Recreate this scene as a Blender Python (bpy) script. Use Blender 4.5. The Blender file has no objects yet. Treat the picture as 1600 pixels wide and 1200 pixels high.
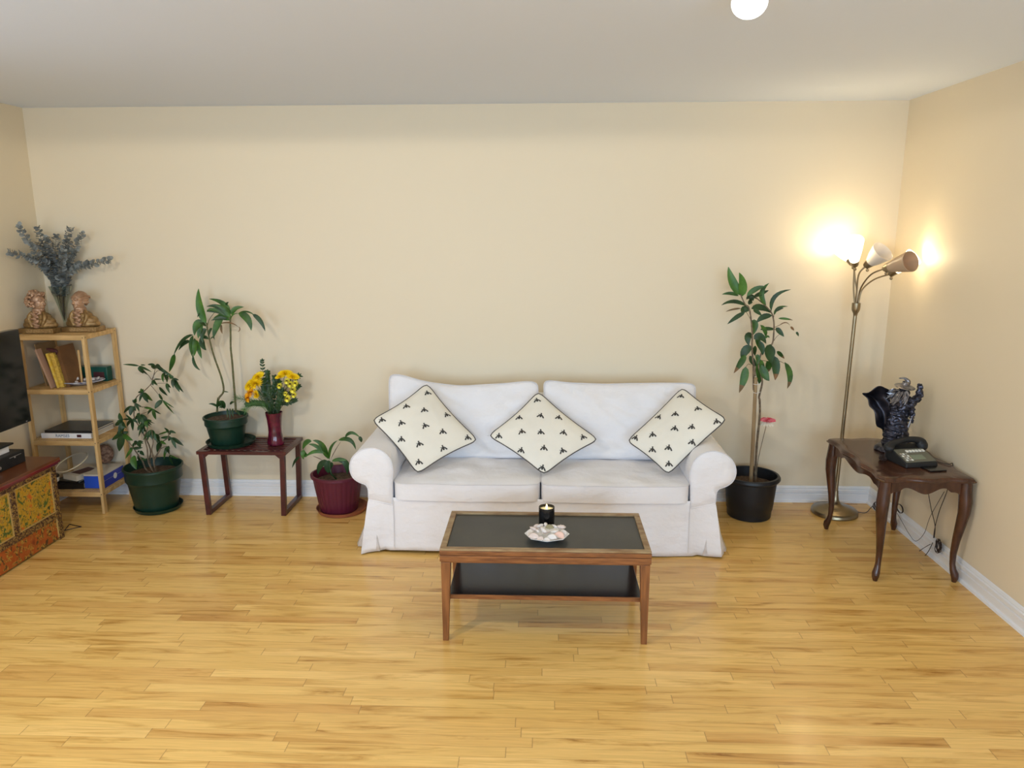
import bpy, bmesh, math, random
from mathutils import Vector, Matrix, noise as mnoise
random.seed(7)
SC = bpy.context.scene
COL = SC.collection
PI = math.pi

# ------------------------------------------------------------------ camera, world, exposure
F_PX, PITCH, YAW, ROLL = 1159.70, 0.20714559, 0.04011894, -0.00212937
CAM = Vector((0.0, -5.05521, 1.89951))
_fwd = Vector((-math.sin(YAW)*math.cos(PITCH), math.cos(YAW)*math.cos(PITCH), -math.sin(PITCH)))
_rt = Vector((math.cos(YAW), math.sin(YAW), 0)); _up = _rt.cross(_fwd)
RT = _rt*math.cos(ROLL) + _up*math.sin(ROLL)
UP = -_rt*math.sin(ROLL) + _up*math.cos(ROLL)
cd = bpy.data.cameras.new('camera'); cam = bpy.data.objects.new('camera', cd); COL.objects.link(cam)
cd.sensor_width = 36; cd.lens = F_PX/1600*36; cd.clip_start = 0.05
cam.matrix_world = Matrix.Translation(CAM) @ Matrix((RT, UP, -_fwd)).transposed().to_4x4()
SC.camera = cam
SC.view_settings.view_transform = 'Standard'; SC.view_settings.look = 'None'
SC.view_settings.gamma = 1; SC.view_settings.use_curve_mapping = False
SC.view_settings.exposure = -0.22
SC.cycles.use_denoising = True
SC.cycles.max_bounces = 10; SC.cycles.diffuse_bounces = 6; SC.cycles.caustics_reflective = False
SC.cycles.sample_clamp_indirect = 6

w = bpy.data.worlds.new('sky'); SC.world = w; w.use_nodes = True
w.node_tree.nodes['Background'].inputs[0].default_value = (.62, .78, 1, 1)
w.node_tree.nodes['Background'].inputs[1].default_value = 1.0

def area(name, loc, to, sx, sy, power, color):
    l = bpy.data.lights.new(name, 'AREA'); l.shape = 'RECTANGLE'; l.size = sx; l.size_y = sy
    l.energy = power; l.color = color
    o = bpy.data.objects.new(name, l); COL.objects.link(o); o.location = loc
    o.rotation_euler = (Vector(to)-Vector(loc)).to_track_quat('-Z', 'Z' if abs((Vector(to)-Vector(loc)).normalized().z) < .9 else 'Y').to_euler()
    return o
def down(name, loc, power, color, r=.05):
    l = bpy.data.lights.new(name, 'SPOT'); l.energy = power; l.color = color; l.shadow_soft_size = r; l.spot_size = math.pi; l.spot_blend = .04
    o = bpy.data.objects.new(name, l); COL.objects.link(o); o.location = loc; return o
def point(name, loc, power, color, r=.03):
    l = bpy.data.lights.new(name, 'POINT'); l.energy = power; l.color = color; l.shadow_soft_size = r
    o = bpy.data.objects.new(name, l); COL.objects.link(o); o.location = loc; return o
# daylight behind the panes of the unseen windows (left wall near the camera, wall behind the camera)
area('daylight_left', (-3.62, -3.1, 1.45), (0, -3.1, 1.45), 1.5, 1.25, 36, (.60, .78, 1))
area('daylight_rear', (.9, -7.28, 1.45), (.9, 0, 1.45), 2.6, 1.7, 178, (.54, .75, 1))
area('added_daylight_rear_left', (-2.2, -7.28, 1.45), (-2.2, 0, 1.45), 1.4, 1.7, 130, (.60, .77, 1))  # added light, supplies extra cool daylight from the rear left

def P(x, y, Y):
    """world point at distance Y from the back wall that the photo shows at x, y"""
    d = _fwd + RT*((x-800)/F_PX) - UP*((y-600)/F_PX)
    return CAM + d*((Y-CAM.y)/d.y)

# ------------------------------------------------------------------ materials
MATS = {}
def mat(name, col, rough=.5, metal=0, spec=.5, var=0, vscale=8, col2=None, bump=0, bscale=60, coat=0,
        emis=None, es=0, trans=0, ior=1.45, stretch=(1,1,1), bdist=.002, sheen=0, detail=3):
    m = bpy.data.materials.new(name); m.use_nodes = True; MATS[name] = m
    nt = m.node_tree; N = nt.nodes; L = nt.links; b = N['Principled BSDF']
    b.inputs['Base Color'].default_value = (*col, 1); b.inputs['Roughness'].default_value = rough
    b.inputs['Metallic'].default_value = metal; b.inputs['Specular IOR Level'].default_value = spec
    b.inputs['Coat Weight'].default_value = coat; b.inputs['Transmission Weight'].default_value = trans
    b.inputs['IOR'].default_value = ior; b.inputs['Sheen Weight'].default_value = sheen
    if emis: b.inputs['Emission Color'].default_value = (*emis, 1); b.inputs['Emission Strength'].default_value = es
    tc = N.new('ShaderNodeTexCoord'); mp = N.new('ShaderNodeMapping'); mp.inputs['Scale'].default_value = stretch
    L.new(tc.outputs['Object'], mp.inputs['Vector'])
    if var or col2:
        n = N.new('ShaderNodeTexNoise'); n.inputs['Scale'].default_value = vscale; n.inputs['Detail'].default_value = detail
        L.new(mp.outputs[0], n.inputs['Vector'])
        r = N.new('ShaderNodeValToRGB'); c2 = col2 or tuple(c*(1-var) for c in col)
        r.color_ramp.elements[0].color = (*c2, 1); r.color_ramp.elements[1].color = (*col, 1)
        r.color_ramp.elements[0].position = .35; r.color_ramp.elements[1].position = .65
        L.new(n.outputs['Fac'], r.inputs[0]); L.new(r.outputs[0], b.inputs['Base Color'])
    if bump:
        n2 = N.new('ShaderNodeTexNoise'); n2.inputs['Scale'].default_value = bscale; n2.inputs['Detail'].default_value = 4
        L.new(mp.outputs[0], n2.inputs['Vector'])
        bp = N.new('ShaderNodeBump'); bp.inputs['Strength'].default_value = bump; bp.inputs['Distance'].default_value = bdist
        L.new(n2.outputs['Fac'], bp.inputs['Height']); L.new(bp.outputs[0], b.inputs['Normal'])
    return m

def floor_mat():
    m = bpy.data.materials.new('maple_strip'); m.use_nodes = True; nt = m.node_tree; N = nt.nodes; L = nt.links
    b = N['Principled BSDF']
    def mth(op, a, bb=None, c=None):
        n = N.new('ShaderNodeMath'); n.operation = op
        for i, v in enumerate((a, bb, c)):
            if v is None: continue
            if isinstance(v, (int, float)): n.inputs[i].default_value = v
            else: L.new(v, n.inputs[i])
        return n.outputs[0]
    tc = N.new('ShaderNodeTexCoord'); sp = N.new('ShaderNodeSeparateXYZ'); L.new(tc.outputs['Object'], sp.inputs[0])
    X, Y = sp.outputs[0], sp.outputs[1]
    yr = mth('DIVIDE', Y, .057); row = mth('FLOOR', yr); fr = mth('FRACT', yr)
    wn = N.new('ShaderNodeTexWhiteNoise'); wn.noise_dimensions = '1D'; L.new(row, wn.inputs['W'])
    off = mth('MULTIPLY', wn.outputs['Value'], 371.0)
    w1 = mth('ADD', mth('MULTIPLY', X, 1.25), off)
    vo = N.new('ShaderNodeTexVoronoi'); vo.voronoi_dimensions = '1D'; vo.feature = 'F1'; L.new(w1, vo.inputs['W'])
    vo.inputs['Scale'].default_value = 1
    ve = N.new('ShaderNodeTexVoronoi'); ve.voronoi_dimensions = '1D'; ve.feature = 'DISTANCE_TO_EDGE'; L.new(w1, ve.inputs['W'])
    ve.inputs['Scale'].default_value = 1
    sc = N.new('ShaderNodeSeparateColor'); L.new(vo.outputs['Color'], sc.inputs[0])
    rnd, rnd2 = sc.outputs[0], sc.outputs[1]
    # grain coordinates, shifted plank by plank
    cb = N.new('ShaderNodeCombineXYZ'); L.new(mth('ADD', X, mth('MULTIPLY', rnd, 40)), cb.inputs[0])
    L.new(mth('MULTIPLY', Y, 9.0), cb.inputs[1]); L.new(mth('MULTIPLY', rnd2, 30), cb.inputs[2])
    n1 = N.new('ShaderNodeTexNoise'); n1.inputs['Scale'].default_value = 2.2; n1.inputs['Detail'].default_value = 6
    n1.inputs['Roughness'].default_value = .6; n1.inputs['Distortion'].default_value = .8; L.new(cb.outputs[0], n1.inputs['Vector'])
    cb2 = N.new('ShaderNodeCombineXYZ'); L.new(mth('MULTIPLY', mth('ADD', X, mth('MULTIPLY', rnd, 40)), 3), cb2.inputs[0])
    L.new(mth('MULTIPLY', Y, 70.0), cb2.inputs[1]); L.new(mth('MULTIPLY', rnd2, 30), cb2.inputs[2])
    n2 = N.new('ShaderNodeTexNoise'); n2.inputs['Scale'].default_value = 2; n2.inputs['Detail'].default_value = 5; L.new(cb2.outputs[0], n2.inputs['Vector'])
    base = N.new('ShaderNodeValToRGB'); L.new(rnd, base.inputs[0]); e = base.color_ramp.elements
    e[0].position = 0; e[0].color = (.70, .39, .115, 1); e[1].position = 1; e[1].color = (.89, .575, .20, 1)
    for p, c in ((.15, (.78, .47, .145, 1)), (.4, (.80, .495, .155, 1)), (.75, (.85, .54, .175, 1))):
        x = e.new(p); x.color = c
    streak = N.new('ShaderNodeValToRGB'); L.new(n1.outputs['Fac'], streak.inputs[0]); e = streak.color_ramp.elements
    e[0].position = .28; e[0].color = (.45, .33, .20, 1); e[1].position = .50; e[1].color = (1, 1, 1, 1)
    x = e.new(.36); x.color = (.78, .70, .58, 1)
    fine = N.new('ShaderNodeValToRGB'); L.new(n2.outputs['Fac'], fine.inputs[0]); e = fine.color_ramp.elements
    e[0].position = .3; e[0].color = (.86, .84, .80, 1); e[1].position = .7; e[1].color = (1.04, 1.04, 1.04, 1)
    def mul(a, c):
        n = N.new('ShaderNodeMix'); n.data_type = 'RGBA'; n.blend_type = 'MULTIPLY'; n.inputs[0].default_value = 1
        L.new(a, n.inputs[6]); L.new(c, n.inputs[7]); return n.outputs[2]
    col = mul(mul(base.outputs[0], streak.outputs[0]), fine.outputs[0])
    # joints between boards
    ey = mth('MINIMUM', fr, mth('SUBTRACT', 1.0, fr))
    g1 = mth('LESS_THAN', ey, .022); g2 = mth('LESS_THAN', ve.outputs['Distance'], .0022)
    gap = mth('MAXIMUM', mth('MULTIPLY', g1, .22), mth('MULTIPLY', g2, .5))
    mx = N.new('ShaderNodeMix'); mx.data_type = 'RGBA'; L.new(gap, mx.inputs[0]); L.new(col, mx.inputs[6]); mx.inputs[7].default_value = (.22, .12, .045, 1)
    L.new(mx.outputs[2], b.inputs['Base Color'])
    n3 = N.new('ShaderNodeTexNoise'); n3.inputs['Scale'].default_value = 14; n3.inputs['Detail'].default_value = 3; L.new(tc.outputs['Object'], n3.inputs['Vector'])
    rr = N.new('ShaderNodeMapRange'); L.new(n3.outputs['Fac'], rr.inputs[0]); rr.inputs[3].default_value = .14; rr.inputs[4].default_value = .26
    L.new(rr.outputs[0], b.inputs['Roughness'])
    b.inputs['Specular IOR Level'].default_value = .5
    h = mth('SUBTRACT', mth('ADD', mth('MULTIPLY', n3.outputs['Fac'], .6), mth('MULTIPLY', rnd2, .35)), gap)
    bp = N.new('ShaderNodeBump'); bp.inputs['Strength'].default_value = .25; bp.inputs['Distance'].default_value = .0015
    L.new(h, bp.inputs['Height']); L.new(bp.outputs[0], b.inputs['Normal'])
    return m

def paint_mat(name, c1, c2, cols, scale=26):
    """hand painted blossoms and leaves: voronoi patches in the given colours over a ground"""
    m = bpy.data.materials.new(name); m.use_nodes = True; nt = m.node_tree; N = nt.nodes; L = nt.links; b = N['Principled BSDF']
    tc = N.new('ShaderNodeTexCoord')
    n = N.new('ShaderNodeTexNoise'); n.inputs['Scale'].default_value = scale*.25; n.inputs['Detail'].default_value = 2; n.inputs['Distortion'].default_value = 1.5
    L.new(tc.outputs['Object'], n.inputs['Vector'])
    r = N.new('ShaderNodeValToRGB'); L.new(n.outputs['Fac'], r.inputs[0]); e = r.color_ramp.elements
    e[0].position = .38; e[0].color = (*cols[0], 1); e[1].position = .64; e[1].color = (*cols[-1], 1)
    for i, c in enumerate(cols[1:-1]): x = e.new(.38+.26*(i+1)/(len(cols)-1)); x.color = (*c, 1)
    n2 = N.new('ShaderNodeTexNoise'); n2.inputs['Scale'].default_value = scale; n2.inputs['Detail'].default_value = 3; n2.inputs['Distortion'].default_value = 2.5
    L.new(tc.outputs['Object'], n2.inputs['Vector'])
    r2 = N.new('ShaderNodeValToRGB'); L.new(n2.outputs['Fac'], r2.inputs[0]); e = r2.color_ramp.elements
    e[0].position = .44; e[0].color = (*c1, 1); e[1].position = .58; e[1].color = (*c2, 1)
    r2.color_ramp.elements.new(.5).color = (.5, .3, .05, 1)
    mx = N.new('ShaderNodeMix'); mx.data_type = 'RGBA'; mx.blend_type = 'MIX'
    n3 = N.new('ShaderNodeTexNoise'); n3.inputs['Scale'].default_value = scale*1.3; L.new(tc.outputs['Object'], n3.inputs['Vector'])
    r3 = N.new('ShaderNodeValToRGB'); L.new(n3.outputs['Fac'], r3.inputs[0]); r3.color_ramp.elements[0].position = .46; r3.color_ramp.elements[1].position = .54
    L.new(r3.outputs[0], mx.inputs[0]); L.new(r.outputs[0], mx.inputs[6]); L.new(r2.outputs[0], mx.inputs[7])
    L.new(mx.outputs[2], b.inputs['Base Color']); b.inputs['Roughness'].default_value = .45
    return m

def thin_glass(name, tint=(.9, .95, .93), alpha=.9):
    m = bpy.data.materials.new(name); m.use_nodes = True; nt = m.node_tree; N = nt.nodes; L = nt.links
    N.remove(N['Principled BSDF']); t = N.new('ShaderNodeBsdfTransparent'); t.inputs[0].default_value = (*tint, 1)
    g = N.new('ShaderNodeBsdfGlossy'); g.inputs['Roughness'].default_value = .05
    lw = N.new('ShaderNodeLayerWeight'); lw.inputs[0].default_value = .25
    mr = N.new('ShaderNodeMapRange'); L.new(lw.outputs['Facing'], mr.inputs[0]); mr.inputs[3].default_value = .04; mr.inputs[4].default_value = 1-alpha+.35
    mx = N.new('ShaderNodeMixShader'); L.new(mr.outputs[0], mx.inputs[0]); L.new(t.outputs[0], mx.inputs[1]); L.new(g.outputs[0], mx.inputs[2])
    L.new(mx.outputs[0], N['Material Output'].inputs[0]); return m

def shade_mat(name, col, emis, es):
    m = bpy.data.materials.new(name); m.use_nodes = True; nt = m.node_tree; N = nt.nodes; L = nt.links
    N.remove(N['Principled BSDF']); d = N.new('ShaderNodeBsdfDiffuse'); d.inputs[0].default_value = (*col, 1)
    t = N.new('ShaderNodeBsdfTranslucent'); t.inputs[0].default_value = (*col, 1)
    g = N.new('ShaderNodeBsdfGlossy'); g.inputs['Roughness'].default_value = .2
    m1 = N.new('ShaderNodeMixShader'); m1.inputs[0].default_value = .35; L.new(d.outputs[0], m1.inputs[1]); L.new(t.outputs[0], m1.inputs[2])
    m2 = N.new('ShaderNodeMixShader'); m2.inputs[0].default_value = .06; L.new(m1.outputs[0], m2.inputs[1]); L.new(g.outputs[0], m2.inputs[2])
    out = m2.outputs[0]
    if es:
        e = N.new('ShaderNodeEmission'); e.inputs[0].default_value = (*emis, 1); e.inputs[1].default_value = es
        a = N.new('ShaderNodeAddShader'); L.new(out, a.inputs[0]); L.new(e.outputs[0], a.inputs[1]); out = a.outputs[0]
    L.new(out, N['Material Output'].inputs[0]); return m

M_WALL = mat('cream_paint', (.76, .66, .495), .55, bump=.12, bscale=260, bdist=.001)
M_CEIL = mat('white_ceiling', (.70, .76, .88), .8, bump=.1, bscale=200, bdist=.001)
M_TRIM = mat('white_trim', (.80, .80, .82), .35)
M_FLOOR = floor_mat()
M_COTTON = mat('white_cotton', (.80, .78, .80), .9, var=.03, vscale=3, bump=.6, bscale=6.5, bdist=.03, sheen=.15, stretch=(1, 1, 1.5))
M_SEAM = mat('cotton_seam', (.66, .64, .66), .9)
M_LINEN = mat('cream_linen', (.80, .755, .66), .9, var=.03, vscale=5, bump=.2, bscale=30, bdist=.004)
M_BEE = mat('bee_print', (.05, .045, .04), .8)
M_PIPE = mat('dark_piping', (.07, .06, .055), .7)
M_BLACKTOP = mat('black_laminate', (.045, .043, .036), .36, var=.25, vscale=6, spec=.5)
M_WALNUT = mat('warm_wood', (.30, .115, .035), .4, col2=(.15, .05, .015), vscale=14, stretch=(.6, 5, 5), bump=.1, bscale=40)
M_WALNUTZ = mat('warm_wood_upright', (.30, .115, .035), .4, col2=(.17, .06, .018), vscale=12, stretch=(6, 6, .5), bump=.1, bscale=40)
M_EDGEWOOD = mat('worn_edge_wood', (.36, .25, .13), .45, col2=(.22, .12, .05), vscale=10, stretch=(1, 3, 3))
M_MAHOG = mat('dark_mahogany', (.085, .030, .014), .27, col2=(.040, .014, .007), vscale=9, stretch=(3, .6, 1), coat=.25)
M_BURG = mat('burgundy_wood', (.085, .014, .013), .33, col2=(.045, .008, .008), vscale=12, coat=.2)
M_PINE = mat('raw_pine', (.66, .43, .19), .55, col2=(.50, .30, .115), vscale=5, stretch=(1, 1, 1))
M_PINEX = mat('raw_pine_board', (.66, .43, .19), .55, col2=(.48, .29, .11), vscale=4, stretch=(1, 8, 6))
M_PINEZ = mat('raw_pine_post', (.66, .44, .20), .55, col2=(.50, .31, .12), vscale=5, stretch=(6, 6, .7))
M_GREENPOT = mat('green_plastic', (.006, .030, .018), .38)
M_BLACKPOT = mat('black_plastic', (.010, .011, .014), .42)
M_PURPLEPOT = mat('plum_plastic', (.105, .012, .028), .40)
M_TERRA = mat('terracotta', (.36, .115, .05), .7, var=.2)
M_SOIL = mat('soil', (.035, .02, .012), .95, col2=(.12, .075, .045), vscale=60, bump=.8, bscale=80, bdist=.006)
M_LEAF = mat('leaf_green', (.055, .15, .018), .45, col2=(.020, .065, .010), vscale=16)
M_LEAFD = mat('leaf_dark', (.026, .072, .018), .45, col2=(.011, .034, .009), vscale=16)
M_LEAFL = mat('leaf_light', (.08, .20, .025), .4, col2=(.025, .10, .012), vscale=12)
M_DRY = mat('leaf_dry', (.23, .115, .05), .7, col2=(.12, .08, .03), vscale=20)
M_STEM = mat('woody_stem', (.22, .16, .10), .7, col2=(.10, .07, .045), vscale=50)
M_STEMG = mat('green_stem', (.07, .10, .03), .6, col2=(.16, .12, .06), vscale=60, stretch=(1, 1, 2))
M_CANE = mat('bamboo_stake', (.36, .25, .13), .6, col2=(.25, .16, .08), vscale=12, stretch=(4, 4, .5))
M_PINK = mat('pink_petal', (.75, .06, .12), .5, col2=(.80, .30, .32), vscale=40)
M_WHITEPET = mat('white_petal', (.75, .72, .6), .6)
M_YEL = mat('yellow_petal', (.95, .74, .012), .5, col2=(.95, .62, .008), vscale=60)
M_YELO = mat('orange_petal', (.92, .40, .012), .5, col2=(.95, .56, .015), vscale=60)
M_YELP = mat('lemon_petal', (.95, .86, .10), .5)
M_DISC = mat('flower_disc', (.05, .025, .008), .8)
M_REDGLASS = mat('red_glass', (.13, .006, .028), .14, col2=(.05, .003, .012), vscale=22, coat=.5)
M_EUC = mat('eucalyptus_leaf', (.33, .35, .34), .6, col2=(.17, .19, .195), vscale=25)
M_EUCSTEM = mat('eucalyptus_stem', (.12, .09, .07), .7)
M_GLASS = thin_glass('clear_glass')
M_PANE = thin_glass('window_pane', (.96, .98, .98), .97)
M_BRONZE = mat('bronze_coat', (.36, .225, .09), .42, .45, col2=(.20, .11, .035), vscale=30, bump=.5, bscale=90, bdist=.004)
M_BRONZEF = mat('bronze_face', (.48, .30, .19), .42, .35, col2=(.34, .19, .11), vscale=30)
M_PEWTER = mat('pewter', (.10, .10, .135), .32, .75, col2=(.025, .025, .035), vscale=50, bump=.5, bscale=120, bdist=.004)
M_PEWTERL = mat('pewter_bright', (.33, .32, .34), .3, .8, col2=(.10, .10, .12), vscale=40)
M_CLOAK = mat('pewter_cloak', (.06, .055, .07), .33, .6, col2=(.02, .018, .025), vscale=14)
M_BRASS = mat('antique_brass', (.34, .27, .17), .28, .95, var=.15, vscale=5)
M_SHADE = shade_mat('white_shade', (.80, .76, .72), None, 0)
M_SHADET = shade_mat('tan_shade', (.62, .47, .33), None, 0)
M_SHADEON = shade_mat('lit_shade', (.85, .8, .7), (1, .86, .6), 5)
M_BULB = shade_mat('lit_bulb', (.9, .9, .9), (1, .86, .62), 30)
M_GLOBE = shade_mat('lit_globe', (.9, .9, .9), (1, .95, .88), 3)
M_BLACK = mat('gloss_black', (.006, .006, .007), .18)
M_SCREEN = mat('tv_screen', (.004, .004, .005), .12)
M_MBLACK = mat('matt_black', (.012, .012, .013), .5)
M_GREYP = mat('grey_keypad', (.14, .135, .10), .5)
M_LCD = mat('lcd_green', (.20, .24, .17), .3)
M_KEY = mat('white_key', (.8, .8, .75), .5)
M_WAX = mat('wax', (.85, .78, .55), .5, emis=(1, .75, .3), es=.25)
M_FLAME = mat('flame', (1, .8, .4), .5, emis=(1, .75, .35), es=14)
M_WHITE = mat('white_china', (.82, .81, .80), .18, coat=.3)
M_BLUEWHITE = mat('blue_and_white_china', (.75, .75, .78), .2, col2=(.16, .19, .34), vscale=40)
M_SHELL = mat('seashell', (.80, .70, .64), .45, col2=(.62, .46, .40), vscale=60, bump=.4, bscale=120, bdist=.003)
M_SHELLW = mat('white_seashell', (.84, .80, .77), .45, col2=(.70, .62, .58), vscale=70, bump=.4, bscale=120, bdist=.003)
M_SHELLP = mat('pink_seashell', (.74, .42, .32), .5, col2=(.80, .60, .52), vscale=90)
M_SHELLG = mat('olive_seashell', (.28, .24, .13), .5)
M_RED = mat('red_lacquer', (.20, .010, .012), .3, var=.3, coat=.4)
M_CABTOP = mat('brown_lacquer', (.17, .05, .015), .3, var=.35, vscale=4, coat=.3)
M_CABRAIL = paint_mat('dark_scroll_paint', (.25, .15, .07), (.03, .012, .008), ((.04, .012, .008), (.05, .015, .01), (.10, .05, .03)), 70)
M_CABPANEL = paint_mat('floral_paint', (.50, .30, .02), (.05, .07, .02), ((.05, .10, .02), (.45, .26, .015), (.50, .28, .02), (.55, .12, .015)), 34)
M_CABKICK = paint_mat('orange_scroll_paint', (.34, .08, .012), (.07, .03, .012), ((.34, .07, .01), (.40, .09, .015), (.22, .04, .008)), 22)
M_GILT = mat('gilt_bead', (.45, .30, .10), .4)
M_BOOKW = mat('white_book', (.80, .77, .76), .5)
M_PAPER = mat('paper_edge', (.66, .60, .50), .8, var=.15, vscale=10, stretch=(1, 1, 40))
M_BOOKK = mat('black_book', (.018, .015, .013), .35)
M_BOOKY = mat('yellow_cover', (.72, .45, .02), .5, col2=(.80, .60, .15), vscale=30)
M_BOOKYP = mat('yellow_print_cover', (.78, .55, .10), .5, col2=(.50, .30, .06), vscale=60)
M_BROWN = mat('brown_board', (.20, .09, .03), .6, var=.3)
M_SHADOW = mat('tan_shadow', (.36, .22, .10), .7, var=.15)  # tone of the shelf shadow, given to a sheet
M_PINKB = mat('pinkish_board', (.45, .28, .20), .6)
M_BLUEBOX = mat('blue_box', (.035, .06, .42), .4)
M_BLUEBOXL = mat('blue_box_end', (.03, .10, .62), .4)
M_GREENBOX = mat('green_box', (.008, .075, .055), .35)
M_MAROON = mat('maroon_panel', (.07, .02, .022), .4)
M_INK = mat('slate_ink', (.10, .14, .22), .6)
M_CREAM = mat('cream_hoop', (.72, .64, .48), .45)
M_BASKET = mat('woven_twine', (.36, .22, .15), .7, col2=(.12, .06, .04), vscale=45, bump=.8, bscale=60, bdist=.01)
M_SILVER = mat('silver', (.6, .6, .6), .3, .9)
M_CORD = mat('dark_cord', (.022, .012, .012), .5)
M_PLAQUE = mat('bronze_plaque', (.50, .33, .15), .45, .4, col2=(.28, .16, .06), vscale=120)

# ------------------------------------------------------------------ mesh helpers
class MB:
    def __init__(s): s.v = []; s.f = []; s.m = []
    def add(s, vs, fs, m=0):
        o = len(s.v); s.v += [Vector(v) for v in vs]; s.f += [tuple(i+o for i in f) for f in fs]; s.m += [m]*len(fs); return s
    def box(s, a, b, m=0):
        (x0, y0, z0), (x1, y1, z1) = a, b
        return s.add([(x0,y0,z0),(x1,y0,z0),(x1,y1,z0),(x0,y1,z0),(x0,y0,z1),(x1,y0,z1),(x1,y1,z1),(x0,y1,z1)],
                     [(0,3,2,1),(4,5,6,7),(0,1,5,4),(1,2,6,5),(2,3,7,6),(3,0,4,7)], m)
    def obox(s, c, ax, ay, az, m=0):
        c = Vector(c); ax = Vector(ax); ay = Vector(ay); az = Vector(az)
        vs = [c+i*ax+j*ay+k*az for k in (-1, 1) for (i, j) in ((-1,-1),(1,-1),(1,1),(-1,1))]
        return s.add(vs, [(0,3,2,1),(4,5,6,7),(0,1,5,4),(1,2,6,5),(2,3,7,6),(3,0,4,7)], m)
    def hexa(s, lo, hi, m=0):   # four bottom corners, four top corners
        return s.add(list(lo)+list(hi), [(0,3,2,1),(4,5,6,7),(0,1,5,4),(1,2,6,5),(2,3,7,6),(3,0,4,7)], m)
    def tube(s, pts, r, n=8, m=0, closed=False, sq=1.0):
        pts = [Vector(p) for p in pts]; k = len(pts); rs = r if isinstance(r, (list, tuple)) else [r]*k
        vs = []; prev = None
        for i, p in enumerate(pts):
            if closed: t = pts[(i+1) % k]-pts[i-1]
            else: t = pts[min(i+1, k-1)]-pts[max(i-1, 0)]
            if t.length < 1e-9: t = Vector((0, 0, 1))
            t.normalize()
            if prev is None: u = t.orthogonal().normalized() if abs(t.z) < .95 else Vector((1, 0, 0)); u = (u-t*u.dot(t)).normalized()
            else: u = (prev-t*prev.dot(t)); u = u.normalized() if u.length > 1e-6 else t.orthogonal().normalized()
            prev = u; v2 = t.cross(u)
            for j in range(n):
                a = 2*PI*(j+.5)/n; vs.append(p+(u*math.cos(a)+v2*math.sin(a))*rs[i])
        fs = []
        for i in range(k if closed else k-1):
            for j in range(n):
                a = i*n+j; b = i*n+(j+1) % n; c = ((i+1) % k)*n+(j+1) % n; d = ((i+1) % k)*n+j; fs.append((a, b, c, d))
        if not closed: fs.append(tuple(reversed(range(n)))); fs.append(tuple((k-1)*n+j for j in range(n)))
        return s.add(vs, fs, m)
    def lathe(s, prof, c=(0, 0, 0), n=32, m=0, axis=None, rmod=None):
        c = Vector(c); R = Matrix.Identity(3)
        if axis is not None: R = Vector((0, 0, 1)).rotation_difference(Vector(axis).normalized()).to_matrix()
        vs = []; k = len(prof)
        for (r, z) in prof:
            for j in range(n):
                a = 2*PI*j/n; rr = r*(rmod(a, z) if rmod else 1)
                vs.append(c+R @ Vector((rr*math.cos(a), rr*math.sin(a), z)))
        fs = [(i*n+j, i*n+(j+1) % n, (i+1)*n+(j+1) % n, (i+1)*n+j) for i in range(k-1) for j in range(n)]
        if prof[0][0] > 1e-5: fs.append(tuple(reversed(range(n))))
        if prof[-1][0] > 1e-5: fs.append(tuple((k-1)*n+j for j in range(n)))
        return s.add(vs, fs, m)
    def ball(s, c, r, m=0, n=12, k=8, R=None):
        r = r if isinstance(r, (tuple, list)) else (r, r, r); c = Vector(c); vs = []; 
        for i in range(k+1):
            t = PI*i/k
            for j in range(n):
                a = 2*PI*j/n; q = Vector((r[0]*math.sin(t)*math.cos(a), r[1]*math.sin(t)*math.sin(a), -r[2]*math.cos(t)))
                vs.append(c+(R @ q if R else q))
        fs = [(i*n+j, i*n+(j+1) % n, (i+1)*n+(j+1) % n, (i+1)*n+j) for i in range(k) for j in range(n)]
        return s.add(vs, fs, m)
    def grid(s, fn, nu, nv, m=0, wrapu=False):
        vs = [fn(i/nu, j/nv) for j in range(nv+1) for i in range(nu+(0 if wrapu else 1))]
        W = nu if wrapu else nu+1
        fs = [(j*W+i, j*W+(i+1) % W, (j+1)*W+(i+1) % W, (j+1)*W+i) for j in range(nv) for i in range(nu)]
        return s.add(vs, fs, m)
    def leaf(s, a, b, c, w, m=0, tip=None, fold=.18, side=None, n=7, blunt=.5, roll=0):
        """blade along a bezier a-b-c, w wide, folded along its rib"""
        a, b, c = Vector(a), Vector(b), Vector(c); vs = []; look = Vector((0, -1, .25))
        for i in range(n+1):
            t = i/n; p = a*(1-t)**2+b*2*t*(1-t)+c*t*t; d = ((b-a)*(1-t)+(c-b)*t)
            d = d.normalized() if d.length > 1e-7 else Vector((0, 0, 1))
            sd = d.cross(look); sd = sd.normalized() if sd.length > 1e-4 else Vector((1, 0, 0))
            if roll: sd = Matrix.Rotation(roll, 3, d) @ sd
            nn = sd.cross(d)
            hw = w/2*(math.sin(PI*min(1, t**.75))**.8 if 0 < t < 1 else 0)+w*.03
            vs += [p-sd*hw+nn*hw*fold*2, p, p+sd*hw+nn*hw*fold*2]
        for i in range(n):
            mm = m if tip is None or i < n-2 else tip
            s.add([], [], mm)
            o = i*3
            s.f += [(len(s.v)+o, len(s.v)+o+1, len(s.v)+o+4, len(s.v)+o+3), (len(s.v)+o+1, len(s.v)+o+2, len(s.v)+o+5, len(s.v)+o+4)]; s.m += [mm, mm]
        s.v += vs
        return s
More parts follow.
